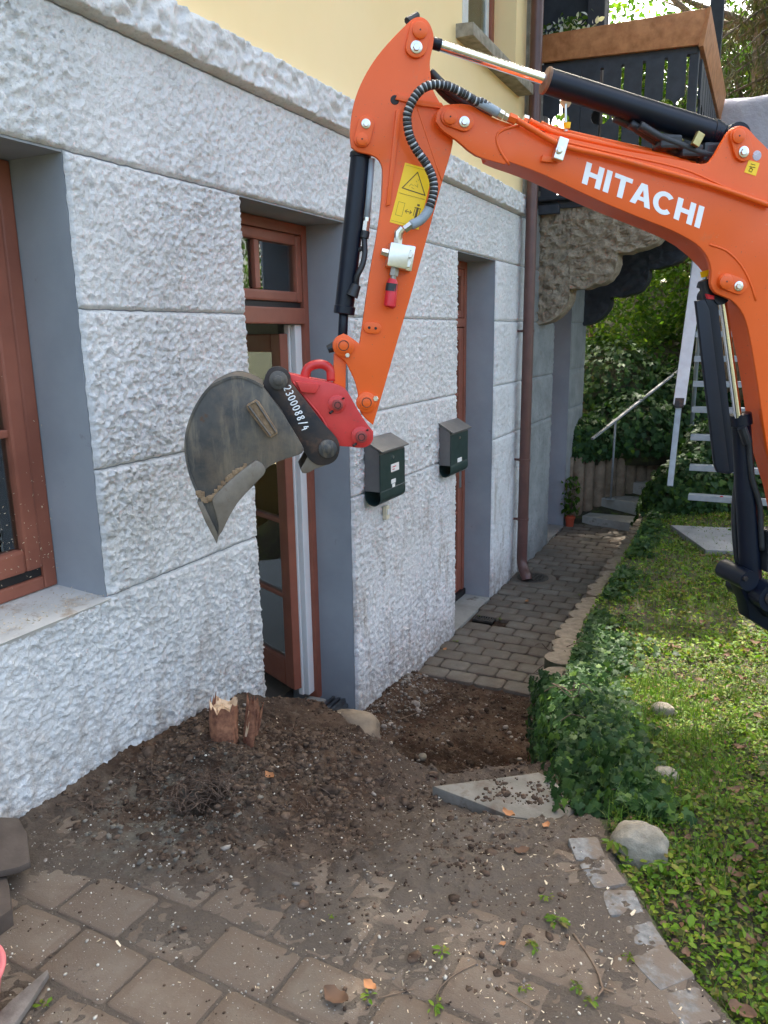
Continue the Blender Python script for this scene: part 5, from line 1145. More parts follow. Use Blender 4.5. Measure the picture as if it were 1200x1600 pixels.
P = surfpts(9000, 1.3, 3.2, 1.2, 8.5, 24, inl, lambda x, y: patch(x+2, y+4)*.8); scatter('leaf_litter', grow(P, .01, .04, 9), np.tile(UPV, (len(P), 1)), rng.uniform(.008, .024, len(P)), OVAL, M_dry, .2, jit=.5, seed=71)
P = surfpts(12000, 1.0, 3.6, 5.3, 9.2, 23, inl, patch); blades('lawn_grass', P, .07, .003, M_grass, 8)
# ivy over the log edging and the bank by the pit
r_ = np.random.default_rng(8); n = 6200
y = r_.uniform(2.35, 4.55, n); x = LB(y)+.05*sm(3.7, 4.1, y)+np.where(y > 3.8, np.abs(r_.normal(.06, .13, n)), r_.normal(.07, .085, n))
z = lawnz(x, y)+.02; over = x < LB(y)+.05; z = np.where(over, lawnz(LB(y)+.05, y)-r_.uniform(0, 1, n)**1.2*np.interp(y, [2.35, 2.9, 3.6, 4.3, 4.55], [.06, .28, .50, .25, .1]), z+r_.uniform(0, .05, n))
x = np.where(over, LB(y)-.115-r_.uniform(0, .05, n), x); q_ = over & (y < 2.75) & (r_.random(n) < .75); x = np.where(q_, LB(y)+r_.uniform(-.02, .2, n), x); z = np.where(q_, lawnz(x, y)+r_.uniform(0, .08, n), z)
bare = over & (y > 3.5) & (r_.random(n) < .35+.6*sm(3.5, 4.0, y))
keep = ~bare & ~((y > 3.85) & (x < LB(y)+.11) & (r_.random(n) < .85))
xf = r_.uniform(-.11, .16, 3000); yf = r_.uniform(2.35, 4.1, 3000); xf = LB(yf)+xf; zf_ = np.maximum(hT(xf, yf, False), np.interp(yf, [2.6, 3.3, 4.0], [.70, .60, .52])*(xf > LB(yf)-.10))+r_.uniform(0, .05, 3000); kf = (yf < 3.75) | (xf > LB(yf)+.09)
P = np.stack([x, y, z], 1)[keep]; N_ = np.where(over[keep][:, None], np.array([-1, -.5, .45]), np.array([-.25, -.35, 1.]))
P = np.vstack([P, np.stack([xf, yf, zf_], 1)[kf]]); N_ = np.vstack([N_, np.tile([-.5, -.4, .9], (int(kf.sum()), 1))])
ivy = scatter('ivy', P, N_, r_.uniform(.024, .048, len(P)), IVY, M_ivy, .10, jit=.42, up=np.tile([-.2, -.2, -.9], (len(P), 1)), kind='stuff')
g = G()
for k in range(46):
    yy = r_.uniform(2.5, 4.4); q = [np.array([float(LB(yy))+.15, yy, float(lawnz(float(LB(yy))+.15, yy))+.02])]
    for s in range(7): q.append(q[-1]+np.array([r_.normal(-.035, .02), r_.normal(-.01, .035), r_.normal(-.02, .03)]))
    g.ring(spline(q, 2), .0022, 5)
o = g.build('ivy_stems', M_root); o['kind'] = 'stuff'
# ivy along the logs further on
n = 2600; y = r_.uniform(4.4, 8.8, n); x = LB(y)+np.abs(r_.normal(.04, .10, n))+.07; keep = fbm(y*1.8, y*0, 2, 3) > -.1; x, y = x[keep], y[keep]
P = np.stack([x, y, lawnz(x, y)+r_.uniform(-.01, .06, len(x))], 1); scatter('ivy', P, np.tile([-.3, -.3, 1.], (len(P), 1)), r_.uniform(.03, .055, len(P)), IVY, M_ivy, .1, jit=.45)
# ivy mound by the ladder and ivy bank behind the log wall
def blob(c, rad, n, seed, lo=0., ext=1.):
    r = np.random.default_rng(seed); d = r.normal(0, 1, (n, 3)); d[:, 2] = np.abs(d[:, 2]); d /= np.linalg.norm(d, axis=1)[:, None]
    k = 1+.16*fbm(d[:, 0]*3+seed, d[:, 1]*3+d[:, 2]*2, 3, seed); P = np.array(c)+d*np.array(rad)*(k*r.uniform(.84, 1.04, n))[:, None]; return P, d
Ps, Ns = [], []
for i, (c, rad, n) in enumerate([((1.46, 8.85, .38), (.50, .50, .62), 3000), ((1.85, 8.95, .38), (.6, .5, .60), 2800), ((1.12, 9.22, .05), (.27, .34, .55), 1500), ((2.6, 9.1, .35), (.7, .55, .65), 2600), ((3.5, 9.3, .3), (.9, .7, .7), 1800), ((1.55, 9.8, .6), (.35, .7, .7), 1500)]):
    P, d = blob(c, rad, n, 40+i); Ps.append(P); Ns.append(d)
P = np.vstack(Ps); N_ = np.vstack(Ns); o = scatter('ivy_mound', P, N_, r_.uniform(.045, .085, len(P)), IVY, M_ivy, .1, jit=.4, up=np.tile([0, -.3, -1.], (len(P), 1)), origin=(1.6, 8.8, .4), label='dark green ivy mound rising behind the lawn at the foot of the ladder', cat='ivy')
def core(name, parts, mat):
    g = G()
    for c, rad in parts:
        bm = bmesh.new(); bmesh.ops.create_icosphere(bm, subdivisions=3, radius=1)
        V = [(c[0]+v.co.x*rad[0]*.84*(1+.1*float(pn(v.co.x*3, v.co.y*3+v.co.z, 5))), c[1]+v.co.y*rad[1]*.84, c[2]+max(-.2, v.co.z)*rad[2]*.84) for v in bm.verts]; bm.verts.index_update()
        g.add(V, [tuple(v.index for v in f.verts) for f in bm.faces]); bm.free()
    o = g.build(name, mat, smooth=True); o['kind'] = 'stuff'; return o
core('mound_soil', [((1.46, 8.85, .38), (.50, .50, .62)), ((1.85, 8.95, .38), (.6, .5, .60)), ((2.6, 9.1, .35), (.7, .55, .65)), ((3.5, 9.3, .3), (.9, .7, .7)), ((1.55, 9.8, .6), (.35, .7, .7))], M_soilbed)
Ps, Ns = [], []; BL = [((-.05, 10.1, .78), (.55, .5, .50), 1800), ((.55, 10.6, .80), (.75, .65, .75), 2400), ((1.1, 11.3, 1.0), (.8, .7, .9), 2200), ((.1, 11.2, 1.1), (1.0, .8, 1.1), 2400), ((2.1, 11.8, 1.0), (1.1, .8, .9), 2000), ((-.02, 9.86, .80), (.28, .28, .42), 700)]
for i, (c, rad, n) in enumerate(BL):
    P, d = blob(c, rad, n, 50+i); Ps.append(P); Ns.append(d)
P = np.vstack(Ps); N_ = np.vstack(Ns); scatter('ivy_bank', P, N_, r_.uniform(.06, .10, len(P)), IVY, M_ivy, .1, jit=.4, up=np.tile([0, -.3, -1.], (len(P), 1)), origin=(.5, 10.6, .8), label='dark ivy hanging over the top of the log retaining wall', cat='ivy')
core('bank_soil', [(c, rad) for c, rad, n in BL], M_soilbed)
# ------------------------------------------------------------------ shrubs and trees behind
def crown(parts, n, size, mat, parent, seed, shape=OVAL, name='crown', hollow=.55, jit=.9):
    r = np.random.default_rng(seed); Ps, Ns = [], []
    tot = sum(p[1][0]*p[1][1]*p[1][2] for p in parts)
    for c, rad in parts:
        k = int(n*rad[0]*rad[1]*rad[2]/tot); cl_ = max(3, k//55)
        d = r.normal(0, 1, (cl_, 3)); d /= np.linalg.norm(d, axis=1)[:, None]; cc = np.array(c)+d*np.array(rad)*(r.uniform(hollow, 1.0, cl_)**.8)[:, None]
        idx = r.integers(0, cl_, k); sp_ = np.mean(rad)*.16
        P = cc[idx]+r.normal(0, sp_, (k, 3))*np.array([1, 1, .7]); Ps.append(P); Ns.append(d[idx]*.5+np.array([0, 0, .6]))
    P = np.vstack(Ps); N_ = np.vstack(Ns)
    return scatter(name, P, N_, r.uniform(.7, 1.25, len(P))*size, shape, mat, .12, parent=parent, jit=jit, seed=seed)
def trunk(parent, base, topp, r0, r1, seed, limbs=6, spread=.8, name='trunk', mat=M_bark):
    r = np.random.default_rng(seed); g = G(); b = np.array(base, float); t = np.array(topp, float)
    P = [b+(t-b)*k/8+r.normal(0, .02*np.linalg.norm(t-b)/6, 3)*(0 < k) for k in range(9)]; g.ring(P, list(np.linspace(r0, r1, 9)), 12)
    for i in range(limbs):
        k = r.integers(3, 8); a = r.uniform(0, 6.283); L = spread*r.uniform(.6, 1.2); q = [P[k]]
        for s in range(5): q.append(q[-1]+np.array([math.cos(a), math.sin(a), .45+.1*s])*L/5+r.normal(0, .04*L, 3))
        g.ring(q, list(np.linspace(r1*1.0+.01, .012, 6)), 7)
    return g.build(name, mat, parent, smooth=True)
def shrub(label, c, parts, n, size, mat, seed, group=None, th=None, cat='shrub'):
    t = thing('shrub' if cat == 'shrub' else 'tree', label, cat, c, group)
    h = th or max(p[0][2]+p[1][2]*.4 for p in parts)
    trunk(t, c, (parts[0][0][0], parts[0][0][1], h), .05 if cat == 'shrub' else .12, .02, seed, 7, .9)
    crown([(p[0], p[1]) for p in parts], n, size, mat, t, seed+1); return t
shrub('bushy tree seen under the balcony, its leaves glowing yellow green in the sun', (1.6, 12.6, 1.4), [((1.5, 12.6, 3.3), (1.0, .9, 1.2)), ((2.3, 12.9, 3.9), (.9, .9, 1.1)), ((.9, 13.0, 2.9), (1.0, .8, 1.1))], 9000, .085, M_bush, 400, None, None, 'tree')
shrub('dark shrub standing left of the bushy tree close to the house end', (-.3, 12.2, 1.4), [((-.4, 12.3, 2.6), (1.0, .8, 1.3)), ((.3, 12.2, 1.9), (.8, .6, .9))], 5200, .085, M_bush, 410)
shrub('shrub showing through the rungs of the ladder', (2.7, 12.4, 1.4), [((2.8, 12.5, 2.2), (1.0, .7, .9)), ((3.9, 12.3, 2.2), (1.0, .8, 1.0))], 4200, .085, M_bush, 420)
shrub('tall dark broadleaf tree behind the house end', (-1.2, 15.5, 1.5), [((-1.4, 15.5, 4.2), (2.2, 1.6, 2.4)), ((.6, 16.5, 3.6), (1.8, 1.4, 1.9)), ((-.4, 16.4, 8.4), (2.2, 1.4, 1.9))], 12000, .13, M_bush, 430, None, None, 'tree')  # highest crown part added to keep sun off the ivy bank
shrub('broadleaf tree with light green foliage beyond the balcony', (2.4, 17.5, 1.5), [((2.2, 17.5, 6.2), (2.0, 1.8, 2.2)), ((3.6, 18.0, 4.8), (2.0, 1.6, 1.9)), ((1.2, 17.8, 4.6), (1.7, 1.5, 1.7))], 11000, .13, M_tree, 440, None, None, 'tree')
shrub('light green tree showing through the gaps of the balcony boards', (.6, 15.4, 1.5), [((.4, 15.4, 5.8), (1.6, 1.0, 1.7)), ((1.7, 15.2, 4.6), (1.3, .9, 1.4))], 14000, .12, M_bush, 460, None, None, 'tree')
shrub('broad tree closing the view on the right behind the parasol', (6.5, 17.0, 1.5), [((6.0, 17.0, 5.2), (2.4, 1.8, 2.4)), ((8.5, 16.5, 4.2), (2.2, 1.8, 2.2)), ((4.6, 16, 3.0), (1.6, 1.2, 1.5))], 9000, .14, M_tree, 450, None, None, 'tree')
# conifer with drooping branches on the right
cf = thing('conifer', 'tall conifer with reddish trunk and drooping brown green branches, upper right', 'tree', (3.15, 12.6, .9))
trunk(cf, (3.15, 12.6, .9), (3.05, 12.6, 13.5), .24, .07, 500, 0)
r_ = np.random.default_rng(17); g = G(); PP = []; NN = []
for i in range(230):
    z = 4.7+8*r_.random()**1.7; a = r_.uniform(0, 6.283); L = (2.9-.16*(z-4))*r_.uniform(.65, 1.05); q = [np.array([3.1, 12.6, z])]
    for s in range(9): q.append(q[-1]+np.array([math.cos(a), math.sin(a), .18-.13*s])*L/9+r_.normal(0, .02, 3))
    g.ring(q, list(np.linspace(.030, .006, 10)), 5)
    for s in range(2, 10):
        for k in range(5):
            tip = q[s]+r_.normal(0, .07, 3); m = 7; dr = r_.uniform(.12, .42)
            for u in range(m): PP.append(tip+np.array([0, 0, -dr*u/m])+r_.normal(0, .018, 3)); NN.append(r_.normal(0, 1, 3))
g.build('branches', M_bark, cf, smooth=True)
NEED = np.array([(0, -.5), (.07, 0), (0, .5), (-.07, 0)])
scatter('foliage', PP, NN, r_.uniform(.10, .19, len(PP)), NEED, M_conifer, .05, parent=cf, jit=.2, up=np.tile([0, 0, -1.], (len(PP), 1)))
# unseen broadleaf crowns over the garden, placed above the frame to shade the yard
for i, (lab, c, parts, n) in enumerate([
    ('tall tree whose crown spreads above the lawn, standing out of view on the right', (6.2, 8.2, .7), [((4.6, 8.6, 8.6), (2.2, 2.3, 1.5)), ((6.4, 7.0, 9.4), (2.0, 2.2, 1.5)), ((4.4, 5.6, 10.0), (1.8, 1.8, 1.2))], 13000),
    ('unseen broadleaf tree added over the yard to shade the terrace and excavator', (5.4, 4.6, .8), [((2.2, 6.6, 8.8), (1.9, 1.7, 1.2)), ((.9, 7.4, 9.2), (1.2, 1.6, 1.0)), ((3.6, 5.6, 9.0), (1.8, 1.8, 1.3)), ((2.6, 4.6, 9.6), (1.5, 1.3, 1.0))], 15000),  # crown added to keep sun off the terrace and excavator
    ('tall tree rising high behind the balcony above the frame', (2.0, 14.6, 1.6), [((5.6, 13.6, 11.6), (2.2, 2.2, 1.8)), ((-1.6, 14.5, 11.0), (2.2, 2.2, 2.0)), ((1.4, 15.2, 12.4), (1.6, 1.4, 1.4))], 9000)]):
    t = thing('tree', lab, 'tree', c); trunk(t, c, (c[0]-.6, c[1], 8.6), .22, .08, 600+i, 12, 2.2)
    crown(parts, n, .20, M_tree, t, 610+i, hollow=.2)
# ------------------------------------------------------------------ stump, root tangle, boulders
stump = thing('tree_stump', 'small broken tree stump with pale torn top standing in the dug soil', 'stump', (.30, 2.16, .78))
def torn(parent, name, c, r, h, seed, thin=1., lean=(0, 0), mats=None):
    rr = np.random.default_rng(seed); n = 22; V = []; F = []; mi = []
    zs = np.linspace(-.08, h, 9)
    jag = [.030*float(pn(i*.8, 1.7, seed))+.009*rr.normal() for i in range(n)]
    for k, z in enumerate(zs):
        for i in range(n):
            a = 2*math.pi*i/n; q = r*(1+.14*float(pn(math.cos(a)*2, math.sin(a)*2+z*2, seed))+.12*float(pn(a*4, z*5, seed+1)))*(1.22 if k < 1 else (1.08 if k == 1 else 1))
            V.append((c[0]+q*math.cos(a)+lean[0]*z, c[1]+q*math.sin(a)*thin+lean[1]*z, c[2]+z+(jag[i] if k == 8 else 0)))
    for k in range(8):
        for i in range(n): F.append((k*n+i, k*n+(i+1) % n, (k+1)*n+(i+1) % n, (k+1)*n+i)); mi.append(0)
    L = len(V); b = 8*n
    for i in range(n): v = V[b+i]; V.append((c[0]+lean[0]*h+(v[0]-c[0]-lean[0]*h)*.7, c[1]+lean[1]*h+(v[1]-c[1]-lean[1]*h)*.7, c[2]+h-.012+rr.normal(0, .006)))
    V.append((c[0]+lean[0]*h, c[1]+lean[1]*h, c[2]+h-.008))
    for i in range(n): j = (i+1) % n; F += [(b+i, b+j, L+j, L+i), (L+i, L+j, L+n)]; mi += [1, 1]
    return mesh(name, V, F, None, parent, mats=mats or [M_stump, M_stumptop], midx=mi, autos=40)
torn(stump, 'stump_body', (.300, 2.15, .81), .058, .165, 5, .8, (.02, .05)); torn(stump, 'torn_sliver', (.385, 2.20, .82), .024, .165, 9, .6, (.12, .08), [M_stump, M_stump])
r_ = np.random.default_rng(77)
for k in range(26):
    a = r_.uniform(0, 6.283); main = k < 17; cx, cy, rr2 = (.302, 2.155, .054) if main else (.392, 2.207, .022)
    x, y = cx+rr2*math.cos(a)*r_.uniform(.85, 1.05), cy+rr2*.8*math.sin(a)*r_.uniform(.85, 1.05); h = r_.uniform(.06, .175) if main else r_.uniform(.06, .15)
    b0_ = np.array([x, y, .84]); t0 = b0_+np.array([r_.normal(.004, .010)+(0 if main else .02), r_.normal(.005, .010), h]); g = G(); w = r_.uniform(.004, .009)
    g.ring([b0_, b0_*.4+t0*.6+r_.normal(0, .002, 3), t0], [w, w*.85, .0007], 5); g.build('splinter', M_stump if r_.random() < .93 else M_stumptop, stump)
rt = thing('root_tangle', 'tangle of thin dark roots over the hollow left by the dug-out plant', 'roots', (.47, 1.80, .80))
r_ = np.random.default_rng(3); g = G()
for k in range(90):
    a = r_.uniform(0, 6.283); st_ = np.array([.47+.11*math.cos(a), 1.80+.09*math.sin(a), .83]); st_[2] = float(hT(st_[0], st_[1]))+.015; q = [st_]; b = a+math.pi+r_.normal(0, .8)
    for s in range(6): q.append(q[-1]+np.array([math.cos(b)*.024, math.sin(b)*.024, r_.normal(.006-.006*(s-2), .010)])*r_.uniform(.5, 1.2)); b += r_.normal(0, .8)
    g.ring(spline(q, 3), r_.uniform(.0006, .0017), 5)
g.build('root', M_root, rt, smooth=True)
g = G()
for k in range(130):
    x, y = r_.uniform(.1, 1.1), r_.uniform(1.6, 2.6); q = [np.array([x, y, float(hT(x, y))+.004])]; b = r_.uniform(0, 6.283)
    for s in range(5): q.append(q[-1]+np.array([math.cos(b)*.02, math.sin(b)*.02, 0])); b += r_.normal(0, .6); q[-1][2] = float(hT(q[-1][0], q[-1][1]))+r_.uniform(.002, .022)
    g.ring(spline(q, 2), r_.uniform(.0006, .0016), 4)
o = g.build('loose_rootlets', M_root); o['kind'] = 'stuff'
def rock(name, label, cat, c, s, seed, mat=M_boulder, group=None, rz=0, sub=4, rough=.12):
    bm = bmesh.new(); bmesh.ops.create_icosphere(bm, subdivisions=sub, radius=1); V = []
    for v in bm.verts:
        p = np.array(v.co); k = 1+rough*float(fbm(p[0]*1.2+seed, p[1]*1.2+p[2], 3, seed))*1.6+.02*float(pn(p[0]*6+p[2]*3, p[1]*6, seed)); p = np.sign(p)*np.abs(p)**.9*k*np.array(s)
        c_, s_ = math.cos(rz), math.sin(rz); V.append((c[0]+p[0]*c_-p[1]*s_, c[1]+p[0]*s_+p[1]*c_, c[2]+p[2]))
    bm.verts.index_update(); F = [tuple(v.index for v in f.verts) for f in bm.faces]; bm.free()
    return tag(mesh(name, V, F, mat, smooth=True, origin=c), label, cat, group)
b = onZ(1000, 1330, .80); rock('boulder', 'large rounded grey boulder beside the granite kerb in the grass', 'boulder', (b[0]-.005, b[1]+.01, .80), (.088, .075, .088), 3)
b = onZ(546, 1150, .50); rock('boulder', 'big buff boulder in the soil at the foot of the doorway reveal', 'boulder', (b[0]+.01, b[1]-.02, .52), (.15, .11, .125), 6, rz=.3, mat=pbr('buff_boulder', (.19, .14, .095), (.28, .215, .15), 9, .9, bumps=((40, .5, .005),), dirt=((.10, .075, .055), 4, .52)))
for i, (px, py, zz, s, lab) in enumerate([(998, 1262, .79, .042, 'small pale stone in the ivy just above the large boulder'), (1040, 1218, .77, .045, 'brownish stone among the grass beyond the large boulder'), (1035, 1115, .70, .05, 'pale flat stone in the grass level with the mossy logs')]):
    b = onZ(px, py, zz-.03); rock('field_stone', lab, 'stone', (b[0], b[1], zz-.01), (s, s*.8, s*.6), 20+i, sub=3)
b = onZ(643, 1212, .62); rock('angular_stone', 'dark grey stone sticking out of the lip of the soil heap', 'stone', (b[0], b[1], .63), (.05, .03, .045), 31, mat=M_sett, sub=3, rz=.7)
b = onZ(700, 1335, .80)
for i, (px, py, zz, s, lab) in enumerate([(700, 1222, .70, .02, 'a'), ]): pass
# pebbles in the pit
peb = [(655, 1110, .016), (722, 1122, .014), (738, 1121, .013), (733, 1128, .013), (718, 1127, .012), (685, 1098, .011), (706, 1110, .010), (790, 1135, .020), (796, 1147, .014), (799, 1152, .013), (806, 1156, .012), (692, 1160, .012), (700, 1157, .012), (705, 1158, .010), (803, 1188, .018), (812, 1186, .016), (660, 1183, .032), (645, 1187, .012), (668, 1208, .016), (600, 1146, .020), (822, 1130, .014), (830, 1139, .012), (735, 1092, .010), (760, 1102, .009), (775, 1120, .010)]
for i, (px, py, s) in enumerate(peb):
    b = onZ(px, py, -.03); z = float(hT(b[0], b[1])); o = rock('pebble', ('largest dark pebble standing in the hollow of the pit' if s > .03 else 'smooth light pebble lying on the bare soil of the pit'), 'pebble', (b[0], b[1], z+s*.25), (s, s*.8, s*.6), 60+i, M_pebble if s < .03 else M_boulder, 'pebbles in the dug pit', random.uniform(0, 3), 2, .06)
# gravel, crumbs, chips as loose stuff
OCT = np.array([(1, 0, 0), (0, 1, 0), (-1, 0, 0), (0, -1, 0), (0, 0, 1), (0, 0, -1), (.6, .6, .5), (-.6, .5, .5), (-.5, -.6, .4), (.6, -.6, .5)])
def crumbs(name, P, S, mat, seed, flat=.7):
    bm = bmesh.new(); bmesh.ops.create_icosphere(bm, subdivisions=1, radius=1); bv = np.array([v.co for v in bm.verts]); bm.verts.index_update(); bf = np.array([[v.index for v in f.verts] for f in bm.faces]); bm.free()
    r = np.random.default_rng(seed); n = len(P); a = r.uniform(0, 6.283, n); c, s = np.cos(a), np.sin(a)
    B = bv[None]*(1+r.normal(0, .16, (n, len(bv), 1)))*np.stack([r.uniform(.7, 1.3, n), r.uniform(.6, 1, n), r.uniform(.4, .8, n)*flat/.7], 1)[:, None, :]*np.asarray(S)[:, None, None]
    X = B[..., 0]*c[:, None]-B[..., 1]*s[:, None]; Y = B[..., 0]*s[:, None]+B[..., 1]*c[:, None]
    V = np.stack([X, Y, B[..., 2]], -1)+np.asarray(P)[:, None, :]
    F = (np.arange(n)*len(bv))[:, None, None]+bf[None]; o = mesh(name, V.reshape(-1, 3), F.reshape(-1, 3), mat, smooth=(mat is M_pebble)); o['kind'] = 'stuff'; return o
def dpts(n, x0, x1, y0, y1, seed, dens=None, keep=None):
    r = np.random.default_rng(seed); x = r.uniform(x0, x1, n); y = r.uniform(y0, y1, n); m = x < LB(y)-.02
    if keep is not None: m &= keep(x, y)
    if dens is not None: m &= r.random(n) < dens(x, y)
    x, y = x[m], y[m]; return np.stack([x, y, hT(x, y)], 1)
r_ = np.random.default_rng(12)
P = dpts(9000, .02, 1.7, 1.45, 3.2, 31, lambda x, y: .15+.85*sm(-.1, .4, fbm(x*4, y*4, 3, 15))); P[:, 2] += .001; crumbs('soil_crumbs', P, r_.exponential(.0034, len(P))+.0018, M_crumb, 1)
P = dpts(5200, .05, 1.05, 1.65, 2.6, 46, lambda x, y: sm(.55, .2, np.hypot((x-.45)*.75, y-2.1))); crumbs('soil_clods', P, r_.exponential(.0045, len(P))+.002, M_crumb, 19)
P = dpts(2600, .05, 1.15, 1.6, 2.75, 45, lambda x, y: sm(.0, .4, fbm(x*5, y*5, 3, 25)+.2)*sm(.75, .35, np.hypot((x-.5)*.8, y-2.1))); P[:, 2] -= .001; crumbs('soil_clods', P, r_.uniform(.004, .015, len(P)), M_crumb, 9)
P = dpts(2600, .02, 1.25, 3.0, 4.66, 32); crumbs('soil_crumbs', P, r_.exponential(.004, len(P))+.002, M_crumb, 2)
P = dpts(2200, .02, 2.1, .8, 1.8, 33, lambda x, y: sm(.0, .5, fbm(x*5+3, y*5, 3, 29)+.1)); P[:, 2] = np.maximum(P[:, 2], .826); crumbs('soil_crumbs', P, r_.exponential(.0018, len(P))+.001, M_crumb, 3)
P = dpts(1300, .02, .45, 3.75, 4.72, 34, lambda x, y: sm(.38, .05, x)); P[:, 2] += .002; crumbs('gravel', P, r_.exponential(.0042, len(P))+.0025, M_pebble, 4)
P = dpts(650, .2, 1.25, 3.0, 4.66, 35); crumbs('gravel', P, r_.exponential(.003, len(P))+.002, M_pebble, 5)
P = dpts(900, .05, 1.7, 1.2, 2.6, 36); P[:, 2] += .001; crumbs('gravel', P, r_.exponential(.0022, len(P))+.0012, M_pebble, 6)
r2_ = np.random.default_rng(91); a_ = r2_.random((900, 2)); P = np.array([_sp[1]*(1-u)*(1-v)+_sp[2]*u*(1-v)+_sp[4]*u*v+_sp[7]*(1-u)*v for u, v in a_]); P = P[r2_.random(900) < sm(-.1, .4, fbm(P[:, 0]*14, P[:, 1]*14, 3, 88))*.6+.4*a_[:, 1]**2]; P[:, 2] = .743; crumbs('soil_crumbs', P, r2_.exponential(.0030, len(P))+.0012, M_crumb, 61)
P = dpts(260, .1, .8, 1.45, 2.1, 37, lambda x, y: sm(.45, .1, np.hypot(x-.42, y-1.65))); crumbs('stone_rubble', P, r_.uniform(.004, .013, len(P)), pbr('ash_rubble', (.10, .088, .070), (.18, .16, .13), 30, .9, island=.35), 7)
CH = np.array([(-.5, -.10), (-.1, -.16), (.5, -.06), (.42, .12), (-.38, .15)])
def chips(name, P, S, seed, parent=None): o = scatter(name, P, np.tile(UPV, (len(P), 1)), S, CH, M_chip, .1, jit=.35, seed=seed); return o
P = dpts(5200, .1, 2.2, .75, 3.0, 38, lambda x, y: .10+.9*sm(.9, 1.9, x+.35*pn(x*4, y*4, 19))*sm(2.4, 1.6, y)); P[:, 2] = np.where(P[:, 1] < 1.5, np.maximum(P[:, 2], .827), P[:, 2])+.003; chips('wood_chips', P, r_.exponential(.0035, len(P))+.0035, 1)
P = dpts(4200, .1, 2.2, .75, 2.5, 48); P[:, 2] = np.where(P[:, 1] < 1.5, np.maximum(P[:, 2], .825), P[:, 2])+.001; crumbs('grit', P, r_.exponential(.0010, len(P))+.0008, pbr('pale_grit', (.36, .33, .28), (.5, .46, .40), 60, .9, island=.4), 11)
n = 900; y = r_.uniform(.9, 1.93, n); x = -.02-np.abs(r_.normal(0, .09, n)); x = np.clip(x, -.24, .0); P = np.stack([x, y, 1.436-(x)*.065+.003], 1); chips('wood_chips', P, r_.uniform(.004, .012, n), 2)
n = 130; P = np.stack([np.full(n, -.240), r_.uniform(1.62, 1.93, n), 1.5+np.abs(r_.normal(0, .28, n))], 1); scatter('wood_chips', P, np.tile([1., 0, 0], (n, 1)), r_.uniform(.004, .009, n), CH, M_chip, .1, jit=.2, seed=3)
# dry leaves, one by one
def dry_leaf(px, py, z, s, label, group, seed, mat=M_dry, name='dry_leaf', lift=.012):
    r = np.random.default_rng(seed); b = onZ(px, py, z) if z is not None else None; zz = z
    for _ in range(3): zz = float(hT(b[0], b[1], False)) if b[0] > LB(b[1]) else max(float(hT(b[0], b[1])), .826 if b[1] < 1.6 else -9, .004 if b[1] > 4.66 else -9); b = onZ(px, py, zz+lift)
    a = r.uniform(0, 6.283); n = 9; V = []; F = []; cu = r.uniform(.12, .4)*s; tw = r.uniform(-.3, .3)
    for i in range(n):
        t = i/(n-1)-.5; w = (.5*math.cos(math.pi*t*.96)**.75)*.62*(1+.15*math.sin(i*2.1+seed))
        for k in (-1, -.5, 0, .5, 1):
            u, v = t*s, w*k*s; h = cu*(2*t)**2*.5+abs(k)*s*.10*(1+.5*math.sin(i*1.3+k*2+seed)) + tw*u*k*.5; V.append((b[0]+u*math.cos(a)-v*math.sin(a), b[1]+u*math.sin(a)+v*math.cos(a), b[2]+h))
    for i in range(n-1):
        for k in range(4): q = i*5+k; F.append((q, q+1, q+6, q+5))
    return tag(mesh(name, V, F, mat, smooth=True, origin=(b[0], b[1], b[2])), label, 'leaf', group)
LV = [(1175, 1325, .055), (1148, 1366, .045), (1150, 1343, .04), (1165, 1422, .04), (1172, 1470, .035), (1158, 1580, .06), (1155, 1168, .05), (1146, 1236, .05), (1122, 1210, .04), (1172, 1290, .03), (1196, 1405, .05), (1092, 973, .07), (1050, 1010, .05), (1060, 1012, .045), (1095, 1063, .05), (1105, 1098, .04), (1120, 1094, .04), (1080, 1090, .04), (1070, 912, .05), (1070, 925, .05), (1055, 911, .045), (1017, 925, .045), (1090, 921, .04), (1045, 938, .045), (1005, 960, .045), (985, 989, .04), (955, 1035, .06), (950, 1050, .04), (1180, 1005, .06), (1165, 1018, .05), (1135, 1025, .05), (1037, 860, .04), (1040, 874, .04), (1098, 868, .045), (1120, 878, .04), (1160, 1060, .05), (1128, 1010, .05), (1185, 1120, .05), (1062, 1055, .04), (1075, 1310, .03), (1072, 1490, .03)]
LL = ['largest of the dry brown leaves at the right edge, level with the boulder', 'dry leaf right of the boulder, the lower of an overlapping pair', 'dry leaf right of the boulder, the upper of an overlapping pair', 'dry leaf in the weeds just below the overlapping pair', 'small dry leaf at the right edge above the bottom corner', 'long dry leaf in the bottom right corner', 'pinkish brown leaf in the grass under the excavator foot', 'dry leaf standing out in the shade right of the stones in the ivy', 'dry leaf among grass between the two stones and the right edge']
LL += [None]*40; LL[11] = 'biggest curled brown leaf in the sunny middle of the lawn left of the excavator foot'; LL[26] = 'red brown leaf hanging in the ivy just right of the log tops'
for i, (x, y, s) in enumerate(LV): dry_leaf(x, y, .6, s*1.1, LL[i] or 'curled dry brown leaf lying on the green lawn', 'dry leaves on the lawn', 700+i, lift=.03)
M_orangeleaf = leafmat('orange_leaf', [(.34, .15, .07), (.42, .20, .09)], .7, .1)
